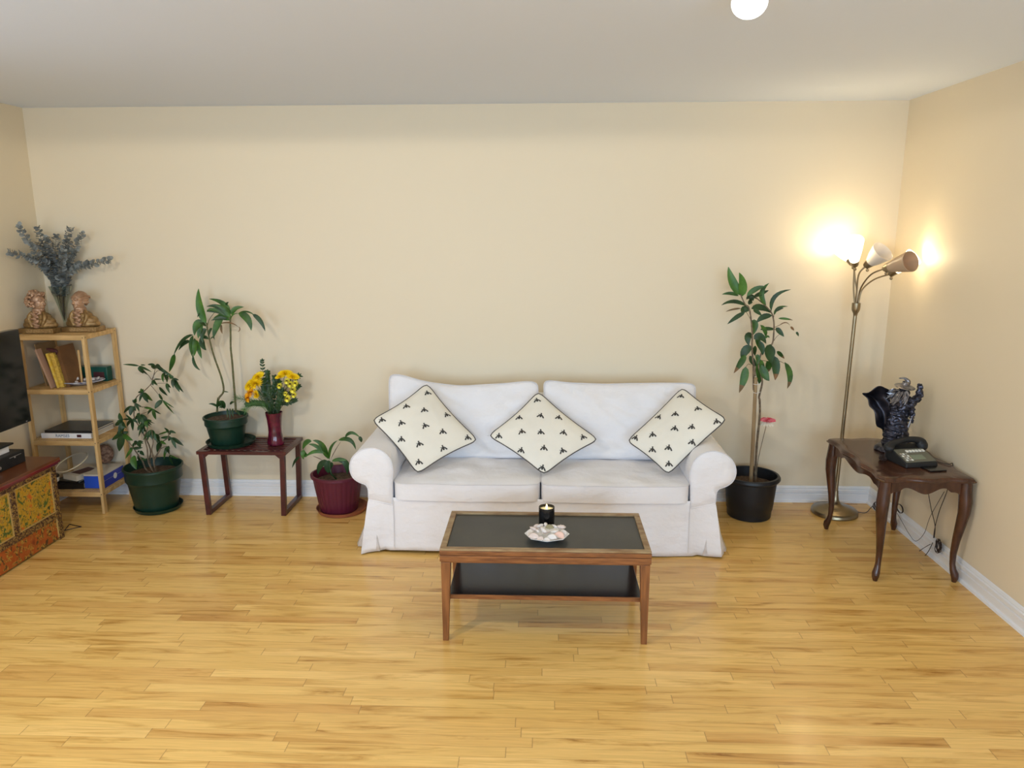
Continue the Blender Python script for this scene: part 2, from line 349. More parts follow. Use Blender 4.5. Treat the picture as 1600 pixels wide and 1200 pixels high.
    def build(s, name, mats, parent=None, smooth=True, bevel=0, seg=2, origin=None, solid=0, weld=False, sub=0, angle=40):
        me = bpy.data.meshes.new(name)
        if parent is not None:
            r = parent
            while r.parent: r = r.parent
            org = r.location.copy()
        else: org = Vector(origin) if origin is not None else Vector((0, 0, 0))
        me.from_pydata([v-org for v in s.v], [], s.f)
        for i, mm in enumerate(mats if isinstance(mats, (list, tuple)) else [mats]): me.materials.append(mm)
        for p, mi in zip(me.polygons, s.m): p.material_index = mi; p.use_smooth = smooth
        me.validate(); me.update()
        if smooth:
            bm = bmesh.new(); bm.from_mesh(me)
            if weld: bmesh.ops.remove_doubles(bm, verts=bm.verts, dist=1e-5)
            for e in bm.edges:
                if len(e.link_faces) == 2 and e.calc_face_angle(0) > math.radians(angle): e.smooth = False
            bm.to_mesh(me); bm.free()
        o = bpy.data.objects.new(name, me); COL.objects.link(o)
        if parent is not None: o.parent = parent
        else: o.location = org
        if bevel:
            b = o.modifiers.new('bevel', 'BEVEL'); b.width = bevel; b.segments = seg; b.limit_method = 'ANGLE'; b.angle_limit = math.radians(35); b.harden_normals = False
        if solid: q = o.modifiers.new('solid', 'SOLIDIFY'); q.thickness = solid; q.offset = 0
        if sub: q = o.modifiers.new('sub', 'SUBSURF'); q.levels = sub; q.render_levels = sub
        return o

def tag(o, label=None, cat=None, group=None, kind=None):
    if label: o['label'] = label
    if cat: o['category'] = cat
    if group: o['group'] = group
    if kind: o['kind'] = kind
    return o
def thing(name, label, cat, loc, group=None):
    o = bpy.data.objects.new(name, None); o.empty_display_size = .1; COL.objects.link(o); o.location = loc
    return tag(o, label, cat, group)
def struct(name, mb, m, **k):
    return tag(mb.build(name, m, **k), kind='structure')
def bake_sculpt(o, voxel, smooth=4):
    """fuse overlapping forms into one continuous skin"""
    r = o.modifiers.new('r', 'REMESH'); r.mode = 'VOXEL'; r.voxel_size = voxel; r.use_smooth_shade = True
    q = o.modifiers.new('s', 'SMOOTH'); q.iterations = smooth; q.factor = .5
    dg = bpy.context.evaluated_depsgraph_get(); me = bpy.data.meshes.new_from_object(o.evaluated_get(dg))
    mt = o.data.materials[0]; o.modifiers.clear(); o.data = me
    if not me.materials: me.materials.append(mt)
    for p in me.polygons: p.use_smooth = True; p.material_index = 0
    return o
def bez(pts, n=6):
    """catmull-rom through pts"""
    pts = [Vector(p) for p in pts]; out = []
    for i in range(len(pts)-1):
        p0 = pts[max(i-1, 0)]; p1 = pts[i]; p2 = pts[i+1]; p3 = pts[min(i+2, len(pts)-1)]
        for k in range(n):
            t = k/n; out.append(.5*((2*p1)+(p2-p0)*t+(2*p0-5*p1+4*p2-p3)*t*t+(3*p1-p0-3*p2+p3)*t**3))
    out.append(pts[-1]); return out

# ------------------------------------------------------------------ room shell
XL, XR, H, YB = -3.448, 2.317, 2.6855, -7.0
T = .12
struct('floor', MB().box((XL-T, YB-T, -.1), (XR+T, T, 0)), M_FLOOR, smooth=False)
struct('ceiling', MB().box((XL-T, YB-T, H), (XR+T, T, H+.1)), M_CEIL, smooth=False)
struct('wall_back', MB().box((XL-T, 0, 0), (XR+T, T, H)), M_WALL, smooth=False)
struct('wall_right', MB().box((XR, YB-T, 0), (XR+T, 0, H)), M_WALL, smooth=False)
def wall_with_holes(name, axis, c0, c1, a0, a1, holes):
    """slab between c0 and c1 on the given axis, running a0..a1, with rectangular openings (p0,p1,z0,z1)"""
    mb = MB(); cur = a0
    def bx(p0, p1, z0, z1):
        if axis == 'x': mb.box((c0, p0, z0), (c1, p1, z1))
        else: mb.box((p0, c0, z0), (p1, c1, z1))
    for (p0, p1, z0, z1) in holes:
        bx(cur, p0, 0, H); bx(p0, p1, 0, z0); bx(p0, p1, z1, H); cur = p1
    bx(cur, a1, 0, H); return struct(name, mb, M_WALL, smooth=False)
wall_with_holes('wall_left', 'x', XL-T, XL, YB-T, 0, [(-3.85, -2.35, .85, 2.1)])
wall_with_holes('wall_front', 'y', YB-T, YB, XL, XR, [(-2.9, -1.5, .6, 2.3), (-.4, 2.2, .6, 2.3)])
def window(n, axis, c, p0, p1, z0, z1):
    def pt(p, cc, z): return (cc, p, z) if axis == 'x' else (p, cc, z)
    fr = MB(); w_ = .05
    for (a, b, lo, hi) in ((p0, p0+w_, z0, z1), (p1-w_, p1, z0, z1), (p0+w_, p1-w_, z0, z0+w_), (p0+w_, p1-w_, z1-w_, z1), ((p0+p1)/2-.02, (p0+p1)/2+.02, z0+w_, z1-w_)):
        fr.box(pt(a, c-.03, lo), pt(b, c+.03, hi))
    o = struct('window_%d' % n, fr, M_TRIM, smooth=False)
    g = MB().box(pt(p0+w_, c-.003, z0+w_), pt(p1-w_, c+.003, z1-w_)).build('window_glass', M_PANE, o, smooth=False)
window(1, 'x', XL-.06, -3.85, -2.35, .85, 2.1)
window(2, 'y', YB-.06, -.4, 2.2, .6, 2.3)
window(3, 'y', YB-.06, -2.9, -1.5, .6, 2.3)  # unseen window, added to go with the extra rear left daylight
def baseboard(name, pts_dir):
    prof = [(.001, 0), (.014, 0), (.014, .058), (.007, .063), (.014, .069), (.014, .088), (.006, .094), (.011, .100), (.006, .113), (.001, .117)]
    mb = MB(); (x0, y0), (x1, y1), (nx, ny) = pts_dir
    vs = [(x0+nx*d, y0+ny*d, z) for d, z in prof]+[(x1+nx*d, y1+ny*d, z) for d, z in prof]; k = len(prof)
    fs = [(i, i+1, k+i+1, k+i) for i in range(k-1)]+[tuple(range(k)), tuple(reversed(range(k, 2*k)))]
    mb.add(vs, fs)
    # shoe moulding
    vs = [(x0+nx*d, y0+ny*d, z) for d, z in ((.014, 0), (.028, 0), (.026, .012), (.014, .018))]+[(x1+nx*d, y1+ny*d, z) for d, z in ((.014, 0), (.028, 0), (.026, .012), (.014, .018))]
    mb.add(vs, [(0, 1, 5, 4), (1, 2, 6, 5), (2, 3, 7, 6), (0, 3, 2, 1), (4, 5, 6, 7)])
    return struct(name, mb, M_TRIM, smooth=False)
baseboard('baseboard_back', ((XL, 0), (XR, 0), (0, -1)))
baseboard('baseboard_left', ((XL, YB), (XL, 0), (1, 0)))
baseboard('baseboard_right', ((XR, YB), (XR, 0), (-1, 0)))

# ceiling light: small lit globe on a white canopy
t = thing('ceiling_light', 'small lit white globe light on the ceiling above the coffee table', 'light', (.672, -2.40, H-.002))
def globe_lamp(t, gx, power):
    MB().lathe([(.0, H-.002), (.065, H-.002), (.068, H-.010), (.055, H-.022), (.034, H-.030), (.032, H-.034), (0, H-.034)], gx, 32).build('canopy', M_TRIM, t)
    MB().ball(gx+Vector((0, 0, 2.618)), (.058, .058, .050), n=28, k=16).build('glass_globe', M_GLOBE, t)
    down('globe_light' if gx.y > -3 else 'added_globe_light', gx+Vector((0, 0, 2.54)), power*1.35, (1, .90, .72), .05)
globe_lamp(t, Vector((.672, -2.40, 0)), 15)
t = thing('ceiling_light', 'added unseen globe light on the ceiling near the left wall', 'light', (-1.75, -3.5, H-.002))  # second globe added out of view to brighten floor and left wall
globe_lamp(t, Vector((-1.75, -3.5, 0)), 74)

# ------------------------------------------------------------------ sofa
SOFA = thing('sofa', 'white slipcovered two-seat sofa with rolled arms against the cream wall', 'sofa', (0, -.55, 0))
def fold_noise(p, a, s): return mnoise.noise(Vector(p)*s)*a
ARM = [(-.868, .30), (-.868, .44), (-.862, .52), (-.875, .585), (-.915, .630), (-.975, .650), (-1.045, .636), (-1.10, .590), (-1.122, .525), (-1.108, .468), (-1.07, .437), (-1.030, .422), (-1.014, .39), (-1.012, .33)]
def arm(sx):
    mb = MB()
    yf, yb = -.935, -.10
    prof = [Vector((p[0], 0, p[1])) for p in ARM]
    prof = bez(prof, 3)
    def fn(u, v):
        i = u*(len(prof)-1); a = int(min(i, len(prof)-2)); q = prof[a].lerp(prof[a+1], i-a)
        y = yf+(yb-yf)*v; d = .008*mnoise.noise(Vector((q.x*4, y*5, q.z*6+sx)))
        k = 1-.03*max(0, 1-v*14)
        return Vector((sx*-1*(q.x+d) if sx > 0 else (q.x+d), y, q.z+d*.6))
    mb.grid(fn, 40, 24)
    ring = [fn(i/40, 0) for i in range(41)]
    c = Vector((-.97*-sx if sx > 0 else -.97, yf-.012, .50)); c.x = .96 if sx > 0 else -.96
    inner = [p.lerp(c, .07)+Vector((0, -.010, 0)) for p in ring]
    o = len(mb.v); k = len(ring)
    # face cap, in rings toward the middle
    ring = ring+[ring[0]]; inner = inner+[inner[0]]; k += 1
    rings = [ring, inner]+[[p.lerp(c, f)+Vector((0, -.004*f, 0)) for p in inner] for f in (.35, .7)]
    vs = [p for r in rings for p in r]+[c]
    fs = [(r*k+i, r*k+i+1, (r+1)*k+i+1, (r+1)*k+i) for r in range(3) for i in range(k-1)]
    fs += [(3*k+i, 3*k+i+1, 4*k) for i in range(k-1)]
    mb.add(vs, fs)
    o = mb.build('armrest', M_COTTON, SOFA, weld=True, angle=60)
    pp = [p+Vector((0, -.004, 0)) for p in ring]
    MB().tube(pp, .0035, 6).build('welt', M_SEAM, SOFA)
for s_ in (-1, 1): arm(s_)
# skirt: pleated cover from under the arms down to the floor, open at corners
def skirt_outline():
    pts = []
    return pts
def skirt():
    mb = MB()
    # outline at top (z=.34) and bottom (z=.015), walked from the back left, round the front, to the back right
    def walk(top):
        x = 1.012 if top else 1.06; yf = -.938 if top else -.955
        P_ = []
        n = 26
        for i in range(n+1): P_.append(Vector((-x-(0 if top else .0), -.08+(yf+.08)*i/n, 0)))
        n = 64
        for i in range(1, n): P_.append(Vector((-x+2*x*i/n, yf, 0)))
        n = 26
        for i in range(n+1): P_.append(Vector((x, yf+(-.08-yf)*i/n, 0)))
        return P_
    A, B = walk(True), walk(False); k = len(A); rows = 12
    vs = []
    for r in range(rows+1):
        t_ = r/rows
        for i in range(k):
            p = A[i].lerp(B[i], t_**.8); z = .345-(.345-.014)*t_
            s_ = i/k
            side = abs(p.x) > .9 and i not in range(27, 90)
            amp = (.014 if (i < 27 or i > 89) else .006)*t_
            off = amp*math.sin(i*1.25 if (i < 27 or i > 89) else i*.33+1)+.010*t_*mnoise.noise(Vector((p.x*3, p.y*3, z*4)))
            # corner pleats swing out
            dL = min(abs(i-26), abs(i-90)); 
            if dL <= 2: off += .022*t_*(1-dL/3)
            if dL == 4: off -= .016*t_
            if i < 26: p = p+Vector((-off, 0, 0))
            elif i > 90: p = p+Vector((off, 0, 0))
            else: p = p+Vector((0, -off, 0))
            zz = z+.008*t_*math.sin(i*.21)
            vs.append(Vector((p.x, p.y, zz)))
    fs = [(r*k+i, r*k+i+1, (r+1)*k+i+1, (r+1)*k+i) for r in range(rows) for i in range(k-1)]
    mb.add(vs, fs)
    mb.build('skirt', M_COTTON, SOFA, solid=.003, angle=70)
    for sx in (-1, 1):
        for k_ in range(3):
            bx_, by_ = sx*(.955+.050*k_), -.958+.030*k_
            MB().add([(sx*(1.000+.004*k_), -.936+.010*k_, .300-.02*k_), (bx_, by_-.004, .016), (bx_+sx*.050, by_+.012, .010+.006*(k_ % 2)), (bx_+sx*.062, by_+.045, .016)],
                     [(0, 1, 2), (0, 2, 3)]).build('corner_pleat', M_COTTON, SOFA, solid=.003)
        MB().tube([(sx*.868, -.944, .335), (sx*.866, -.953, .2), (sx*.868, -.963, .03)], .002, 6).build('seam', M_SEAM, SOFA)
skirt()
MB().box((-.99, -.92, .05), (.99, -.10, .325)).build('frame', M_COTTON, SOFA, bevel=.01)
MB().box((-.95, -.20, .30), (.95, -.06, .80)).build('backrest', M_COTTON, SOFA, bevel=.035, seg=4)
for (x_, y_) in ((-.9, -.86), (.9, -.86), (-.9, -.16), (.9, -.16)):
    MB().box((x_-.03, y_-.03, 0), (x_+.03, y_+.03, .06)).build('foot', M_MBLACK, SOFA)
def puff(fn, hw, n, edge, p=4.0, band=3, mats=None, seed=0, wr=.006, ws=7):
    """closed cushion: fn(u,v,w) maps the unit slab to space; w=+-1 on the faces"""
    mb = MB(); W = n+1
    def h(u, v): 
        q = max(0, (1-abs(u)**p)*(1-abs(v)**p))**.5
        return edge+(1-edge)*q
    for sgn in (1, -1):
        vs = []
        for j in range(W):
            for i in range(W):
                u = -1+2*i/n; v = -1+2*j/n
                q = fn(u, v, sgn*h(u, v)); d = wr*mnoise.noise(Vector((q.x*ws+seed, q.y*ws, q.z*ws*1.7)))*(1-max(abs(u), abs(v))**6*.6)
                c_ = wr*.45*(1-abs(mnoise.noise(Vector((q.x*ws*1.3+q.z*ws*1.9+seed, q.z*ws*.5-q.x*ws*.3, q.y*ws*.4))))*2.4)**1*(1-max(abs(u), abs(v))**8)
                d -= max(0, c_)*.6
                vs.append(q+Vector((d*.3, -d, d*.7)))
        mb.add(vs, [(j*W+i, j*W+i+1, (j+1)*W+i+1, (j+1)*W+i) if sgn > 0 else (j*W+i, (j+1)*W+i, (j+1)*W+i+1, j*W+i+1) for j in range(n) for i in range(n)])
    # boxing band between both faces
    bd = [(i, 0) for i in range(n)]+[(n, j) for j in range(n)]+[(n-i, n) for i in range(n)]+[(0, n-j) for j in range(n)]
    idx = [j*W+i for i, j in bd]; L = len(idx)
    if edge > 0:
        base = len(mb.v)-2*W*W
        for a in range(L):
            b = (a+1) % L; mb.f.append((base+idx[a], base+W*W+idx[a], base+W*W+idx[b], base+idx[b])); mb.m.append(0)
    ringT = [mb.v[len(mb.v)-2*W*W+q] for q in idx]
    return mb, ringT
def rc(u, v, r=.10):
    """square to rounded square"""
    m_ = max(abs(u), abs(v))
    if m_ == 0: return u, v
    k = (abs(u)**16+abs(v)**16)**(1/16)/m_
    return u/(k**1.0), v/(k**1.0)
for sx in (-1, 1):
    cx = sx*.434
    def fs_(u, v, w_, cx=cx, sx=sx):
        uu, vv = rc(u, v)
        bulge = .012*(1-uu*uu)*(1-vv*vv)
        return Vector((cx+uu*.432, -.575+vv*.385, .388+w_*(.060 if w_ > 0 else .062)+(bulge if w_ > 0 else 0)-.004*(1-abs(uu))*(vv < -.95)))
    mb, ring = puff(fs_, 0, 40, .84, 6, seed=sx*3, wr=.022, ws=7)
    sc_ = mb.build('seat_cushion', M_COTTON, SOFA, weld=True, angle=50)
    MB().tube([p+Vector((0, 0, .001)) for p in ring], .003, 6, closed=True).build('welt', M_SEAM, sc_)
    cx = sx*.505
    def fb(u, v, w_, cx=cx, sx=sx):
        uu, vv = rc(u, v)
        hw = .478+.012*abs(vv) if vv > .1 else .478
        if vv < -.35: hw = .475-.06*min(1, (-.35-vv)*2)
        sag = -.032*(1-uu*uu)**1.3+.010*math.sin(uu*3+sx)
        z = .455+(vv+1)/2*(.475+sag*(vv+1)/2*1.2)
        if sx > 0: z -= .012*(vv+1)/2*uu
        else: z -= .026*(vv+1)/2*uu
        y = -.47+(vv+1)/2*.17
        w2 = w_*(.095-.030*(vv+1)/2)
        return Vector((cx+uu*hw-sx*(.0 if vv > -.35 else .03), y-w2*.93, z+w2*.30*(1 if vv > 0 else .3)))
    mb, ring = puff(fb, 0, 44, .42, 3.2, seed=sx*5+9, wr=.034, ws=5)
    bc = mb.build('back_cushion', M_COTTON, SOFA, weld=True, angle=150)
    MB().tube([p+Vector((0, -.002, .001)) for p in ring], .003, 6, closed=True).build('welt', M_SEAM, bc)

# ------------------------------------------------------------------ throw pillows
def bee(c, ux, uy):
    """folded wings over a striped body: flat print"""
    out = []
    def poly(pts): return [c+ux*x+uy*y for x, y in pts]
    body = [(math.cos(a)*.0045, math.sin(a)*.0085-.002) for a in [2*PI*i/10 for i in range(10)]]
    wl = [(-.003, .004), (-.009, -.002), (-.014, -.010), (-.010, -.013), (-.006, -.007)]
    wr = [(-x, y) for x, y in wl][::-1]
    hd = [(math.cos(a)*.003, math.sin(a)*.003+.0085) for a in [2*PI*i/8 for i in range(8)]]
    l1 = [(-.004, .003), (-.010, .005), (-.0105, .0035), (-.004, .001)]
    return [poly(q) for q in (body, wl, wr, hd, l1)]
def pillow(label, cs, thick, seed, bow=.05, bees=(0, 1)):
    """cs: corners at (u,v)=(-1,-1),(1,-1),(1,1),(-1,1)"""
    cs = [Vector(c) for c in cs]; ctr = sum(cs, Vector())/4
    N_ = (cs[1]-cs[0]).cross(cs[3]-cs[0]).normalized()
    if N_.y > 0: N_ = -N_
    def base(u, v):
        pin = bow
        uu = u*(1-pin*(1-v*v)); vv = v*(1-pin*(1-u*u))
        uu, vv = (uu*(1-.055*abs(v)**12), vv*(1-.055*abs(u)**12))
        a, b = (uu+1)/2, (vv+1)/2
        return cs[0]*(1-a)*(1-b)+cs[1]*a*(1-b)+cs[2]*a*b+cs[3]*(1-a)*b
    def S(u, v, sg=1):
        q = max(0, (1-abs(u)**2.2)*(1-abs(v)**2.2))**.6
        d = .007*mnoise.noise(Vector((u*1.6+seed, v*1.6, sg)))*q+.004*mnoise.noise(Vector((u*4+seed, v*5, sg)))*q
        return base(u, v)+N_*(sg*(thick*q)+d)
    t = thing('throw_pillow', label, 'pillow', (ctr.x, ctr.y, min(c.z for c in cs)), 'bee print pillows on the sofa')
    mb = MB(); n = 28
    mb.grid(lambda u, v: S(2*u-1, 2*v-1, 1), n, n); mb.grid(lambda u, v: S(2*u-1, 2*v-1, -1), n, n)
    # bee print lies in rows on the front
    for r in range(5):
        for c_ in range(3):
            u = -.84+.80*c_+(.40 if r % 2 else 0)+.05*math.sin(seed+r*3); v = -.80+.40*r+.04*math.sin(c_*2+seed)
            if abs(u) > .93 or abs(v) > .93: continue
            p = S(u, v); du = (S(min(u+.05, 1), v)-S(u-.05, v)).normalized(); dv = (S(u, min(v+.05, 1))-S(u, v-.05)).normalized()
            n_ = du.cross(dv).normalized(); n_ = n_ if n_.dot(N_) > 0 else -n_
            g_ = Vector((0, 0, 1)); uy = (g_-n_*g_.dot(n_)).normalized(); ux = uy.cross(n_)
            a_ = random.uniform(-.35, .35)+bees[0]; uy, ux = uy*math.cos(a_)+ux*math.sin(a_), ux*math.cos(a_)-uy*math.sin(a_)
            for q in bee(p+n_*.0016, ux*1.75, uy*1.55): mb.add(q, [tuple(range(len(q)))], 1)
    mb.build('cover', [M_LINEN, M_BEE], t, angle=80)
    ring = [base(-1+2*i/20, -1) for i in range(20)]+[base(1, -1+2*i/20) for i in range(20)]+[base(1-2*i/20, 1) for i in range(20)]+[base(-1, 1-2*i/20) for i in range(20)]
    MB().tube(ring, .0035, 6, closed=True).build('piping', M_PIPE, t)
pillow('cream bee print pillow tilted on its corner against the left rolled arm',
       [P(652, 741, -.845), P(748, 688, -.62), P(667, 598, -.43), P(580, 656, -.70)], .055, 1.3, .075)
pillow('cream bee print pillow standing on its corner between the two back cushions',
       [P(850, 742, -.835), P(936, 687, -.64), P(841, 611, -.44), P(762, 681, -.64)], .050, 4.1, .07)
pillow('cream bee print pillow leaning half over the right rolled arm',
       [P(1044, 742, -.825), P(1137, 655, -.77), P(1066, 605, -.47), P(979, 689, -.66)], .055, 7.7, .05)

# ------------------------------------------------------------------ coffee table
CT = thing('coffee_table', 'low wooden coffee table with black inset top and black lower shelf', 'table', (.02, -1.67, 0))
x0, x1, y0, y1, zt = -.460, .505, -1.905, -1.437, .465
fr = MB(); w_ = .028
for a, b in (((x0, y0), (x1, y0+w_)), ((x0, y1-w_), (x1, y1)), ((x0, y0+w_), (x0+w_, y1-w_)), ((x1-w_, y0+w_), (x1, y1-w_))):
    fr.box((a[0], a[1], zt-.010), (b[0], b[1], zt))
fr.build('top_frame', M_EDGEWOOD, CT, bevel=.002)
fr = MB()
for a, b in (((x0-.001, y0-.001), (x1+.001, y0+w_)), ((x0-.001, y1-w_), (x1+.001, y1+.001)), ((x0-.001, y0+w_), (x0+w_, y1-w_)), ((x1-w_, y0+w_), (x1+.001, y1-w_))):
    fr.box((a[0], a[1], zt-.031), (b[0], b[1], zt-.0105))
fr.build('top_moulding', M_WALNUT, CT, bevel=.002)
MB().box((x0+w_-.002, y0+w_-.002, zt-.028), (x1-w_+.002, y1-w_+.002, zt-.009)).build('tabletop', M_BLACKTOP, CT)
ap = MB()
for a, b in (((x0, y0-.002), (x1, y0+.02)), ((x0, y1-.02), (x1, y1+.002)), ((x0-.002, y0+.02), (x0+.018, y1-.02)), ((x1-.018, y0+.02), (x1+.002, y1-.02))):
    ap.box((a[0], a[1], zt-.062), (b[0], b[1], zt-.034))
for a, b in (((x0+.004, y0+.004), (x1-.004, y0+.03)), ((x0+.004, y1-.03), (x1-.004, y1-.004)), ((x0+.004, y0+.03), (x0+.03, y1-.03)), ((x1-.03, y0+.03), (x1-.004, y1-.03))):
    ap.box((a[0], a[1], zt-.070), (b[0], b[1], zt-.028))
ap.build('apron', M_WALNUT, CT, bevel=.002)
for sx, sy in ((0, 0), (1, 0), (1, 1), (0, 1)):
    X = x1-.004 if sx else x0+.004; Y_ = y1-.004 if sy else y0+.004; ix = -1 if sx else 1; iy = -1 if sy else 1
    lo = sorted([X+ix*.002, X+ix*.028]); hi = sorted([X, X+ix*.044]); loy = sorted([Y_, Y_+iy*.026]); hiy = sorted([Y_, Y_+iy*.044])
    MB().hexa([(lo[0], loy[0], 0), (lo[1], loy[0], 0), (lo[1], loy[1], 0), (lo[0], loy[1], 0)],
              [(hi[0], hiy[0], zt-.069), (hi[1], hiy[0], zt-.069), (hi[1], hiy[1], zt-.069), (hi[0], hiy[1], zt-.069)]).build('leg', M_WALNUTZ, CT, bevel=.002)
sh = MB().box((x0+.030, y0+.05, .198), (x1-.030, y1-.03, .214))
so = sh.build('lower_shelf', M_BLACK, CT, bevel=.002)
MB().box((x0+.030, y0+.044, .194), (x1-.030, y0+.050, .215)).build('shelf_edging', M_WALNUT, so)

# candle
cc = Vector((.031, -1.592, zt-.009)); t = thing('candle', 'lit candle in a black glass on the coffee table', 'candle', cc)
MB().lathe([(0, 0), (.036, 0), (.0385, .004), (.0395, .095), (.0385, .098), (.0365, .097), (.0355, .080), (.0, .080)], cc, 36).build('jar', M_BLACK, t)
MB().lathe([(0, .086), (.02, .085), (.0352, .0845), (.0352, .080), (0, .080)], cc, 32).build('wax', M_WAX, t)
MB().lathe([(0, .086), (.0035, .090), (.0045, .096), (.003, .104), (0, .112)], cc, 12).build('flame', M_FLAME, t)
MB().tube([cc+Vector((0, 0, .082)), cc+Vector((.001, 0, .091))], .0009, 6).build('wick', M_MBLACK, t)

# octagonal plate with seashells
pc = Vector((.032, -1.755, zt-.009))
def octa(a, z): 
    k = PI/4; return math.cos(k/2)/math.cos((a % k)-k/2)
plate = MB().lathe([(0, .0), (.045, .0), (.05, .004), (.085, .016), (.106, .024), (.107, .0265), (.104, .0265), (.083, .0195), (.05, .0085), (0, .007)], pc, 64, rmod=lambda a, z: octa(a, z)*(1+.0*a))
for v in plate.v: v.x = pc.x+(v.x-pc.x)*1.0; v.y = pc.y+(v.y-pc.y)*.86
tag(plate.build('plate', M_WHITE, origin=pc), 'white octagonal china plate piled with seashells on the coffee table', 'plate')
def scallop(r, cup=.45, ribs=9):
    mb = MB(); n = 24
    def fn(u, v):
        a = (u-.5)*PI*.92; rad = r*v*(1+.05*math.cos(u*ribs*2*PI)*v)*(1-.10*abs(u-.5))
        z = cup*r*(math.sin(min(1, v)*PI*.55)*(1-.5*(2*u-1)**2))+.03*r*math.cos(u*ribs*2*PI)*v
        return Vector((math.sin(a)*rad, math.cos(a)*rad-r*.5, z))
    mb.grid(fn, 27, 8); return mb
def whelk(r):
    mb = MB(); n = 12
    def fn(u, v):
        a = u*2*PI; t_ = v; rad = r*.62*math.sin(PI*min(1, t_*1.0))**.7*(1-.45*t_)*(1+.10*math.sin(t_*26+a))+.001
        return Vector((math.cos(a)*rad, t_*r*2.2-r*1.1, r*.35+math.sin(a)*rad*.85))
    mb.grid(fn, n, 18, wrapu=True); return mb
def place_shells(items, group, labels):
    protos = {}
    for i, (kind, p, s, rot, mt) in enumerate(items):
        key = (kind, mt.name)
        if key not in protos:
            mb = scallop(1.0) if kind == 's' else whelk(1.0)
            o = mb.build('seashell', mt, origin=(0, 0, 0), solid=.06 if kind == 's' else 0, angle=80); protos[key] = o
        else:
            o = protos[key].copy(); COL.objects.link(o)
        o.location = p; o.scale = (s, s, s); o.rotation_euler = rot
        tag(o, labels[i], 'seashell', group)
R = math.radians
base = pc+Vector((0, 0, .020))
items = []; labels = []
def sh_(kind, px, py, z, s, rot, mt, lab): items.append((kind, pc+Vector((px, py, z)), s, tuple(R(a) for a in rot), mt)); labels.append(lab+' on the octagonal plate')
sh_('s', -.062, -.045, .030, .026, (38, 5, 0), M_SHELL, 'cream scallop shell tilted forward at the near left')
sh_('s', -.083, .000, .028, .022, (20, -15, 50), M_SHELLW, 'white scallop shell at the far left rim')
sh_('w', -.066, .026, .033, .020, (10, 5, 60), M_SHELL, 'pinkish brown whelk shell at the rear left')
sh_('s', -.048, .048, .036, .024, (25, 0, 20), M_SHELL, 'brown tinged scallop shell at the rear left')
sh_('w', -.030, .040, .042, .019, (0, 30, 130), M_SHELLW, 'white spiny whelk shell left of centre at the rear')
sh_('w', -.018, -.005, .040, .022, (15, 0, 40), M_SHELLW, 'chalky whelk shell lying in the middle left')
sh_('s', -.028, -.060, .024, .020, (30, -10, -30), M_SHELL, 'small tan scallop shell at the front left of centre')
sh_('s', -.002, -.064, .022, .018, (32, 5, 10), M_SHELLW, 'small white scallop shell at the front centre')
sh_('s', .024, -.050, .028, .026, (30, -5, -15), M_SHELLW, 'large chalk white scallop shell right of the front centre')
sh_('w', -.004, .052, .046, .018, (0, -25, 10), M_SHELLW, 'pointed white whelk shell standing at the rear centre')
sh_('s', .012, .016, .050, .022, (28, 0, 0), M_SHELLG, 'olive green clam shell on top of the heap')
sh_('w', .030, .030, .044, .020, (0, 10, 50), M_SHELLW, 'smooth white whelk shell right of the olive shell')
sh_('w', .040, -.010, .034, .020, (0, 0, 100), M_SHELLW, 'cream whelk shell lying sideways right of the middle')
sh_('s', .062, -.030, .030, .027, (32, 12, -30), M_SHELLP, 'salmon pink scallop shell at the right')
sh_('w', .065, .035, .038, .024, (0, 0, 82), M_SHELL, 'long ivory whelk shell at the rear right')
sh_('s', .082, .000, .028, .022, (20, 20, -60), M_SHELLW, 'white scallop shell at the far right rim')
sh_('s', .000, -.020, .032, .022, (24, 0, 200), M_SHELL, 'upturned tan scallop shell in the middle')
sh_('w', -.045, .000, .034, .016, (0, 0, 20), M_SHELLW, 'small white whelk shell behind the near left scallop')
place_shells(items, 'seashells on the octagonal plate', labels)

# ------------------------------------------------------------------ mahogany side table
ST = thing('side_table', 'dark mahogany side table with scalloped apron and cabriole legs in the right corner', 'table', (2.055, -.86, 0))
tx0, tx1, ty0, ty1, tz = 1.800, 2.302, -1.25, -.455, .60
def st_outline(ins):
    """serpentine outline walked round the top, drawn in by ins"""
    P_ = []
    def side(a, b, nrm, k):
        n = 24
        for i in range(n):
            t_ = i/n; d = .010*math.cos(t_*2*PI*k)*(1 if .12 < t_ < .88 else .2)
            P_.append(Vector(a).lerp(Vector(b), t_)+Vector(nrm)*(d-.010))
    c = .022
    side((tx0+c, ty0, 0), (tx1-c, ty0, 0), (0, -1, 0), 2); side((tx1, ty0+c, 0), (tx1, ty1-c, 0), (1, 0, 0), 3)
    side((tx1-c, ty1, 0), (tx0+c, ty1, 0), (0, 1, 0), 2); side((tx0, ty1-c, 0), (tx0, ty0+c, 0), (-1, 0, 0), 3)
    mx, my = (tx0+tx1)/2, (ty0+ty1)/2; kx, ky = 1-ins/((tx1-tx0)/2), 1-ins/((ty1-ty0)/2)
    return [Vector((mx+(p.x-mx)*kx, my+(p.y-my)*ky, 0)) for p in P_]
mb = MB(); lay = [(.004, tz-.026), (-.006, tz-.024), (-.008, tz-.018), (-.001, tz-.014), (.000, tz-.009), (.006, tz-.002), (.010, tz), (.06, tz)]
rings = [[Vector((p.x, p.y, z)) for p in st_outline(i_)] for i_, z in lay]
k = len(rings[0]); vs = [p for r in rings for p in r]
mb.add(vs, [(r*k+i, r*k+(i+1) % k, (r+1)*k+(i+1) % k, (r+1)*k+i) for r in range(len(lay)-1) for i in range(k)]+[tuple((len(lay)-1)*k+i for i in range(k)), tuple(reversed(range(k)))])
mb.build('tabletop', M_MAHOG, ST, angle=30)
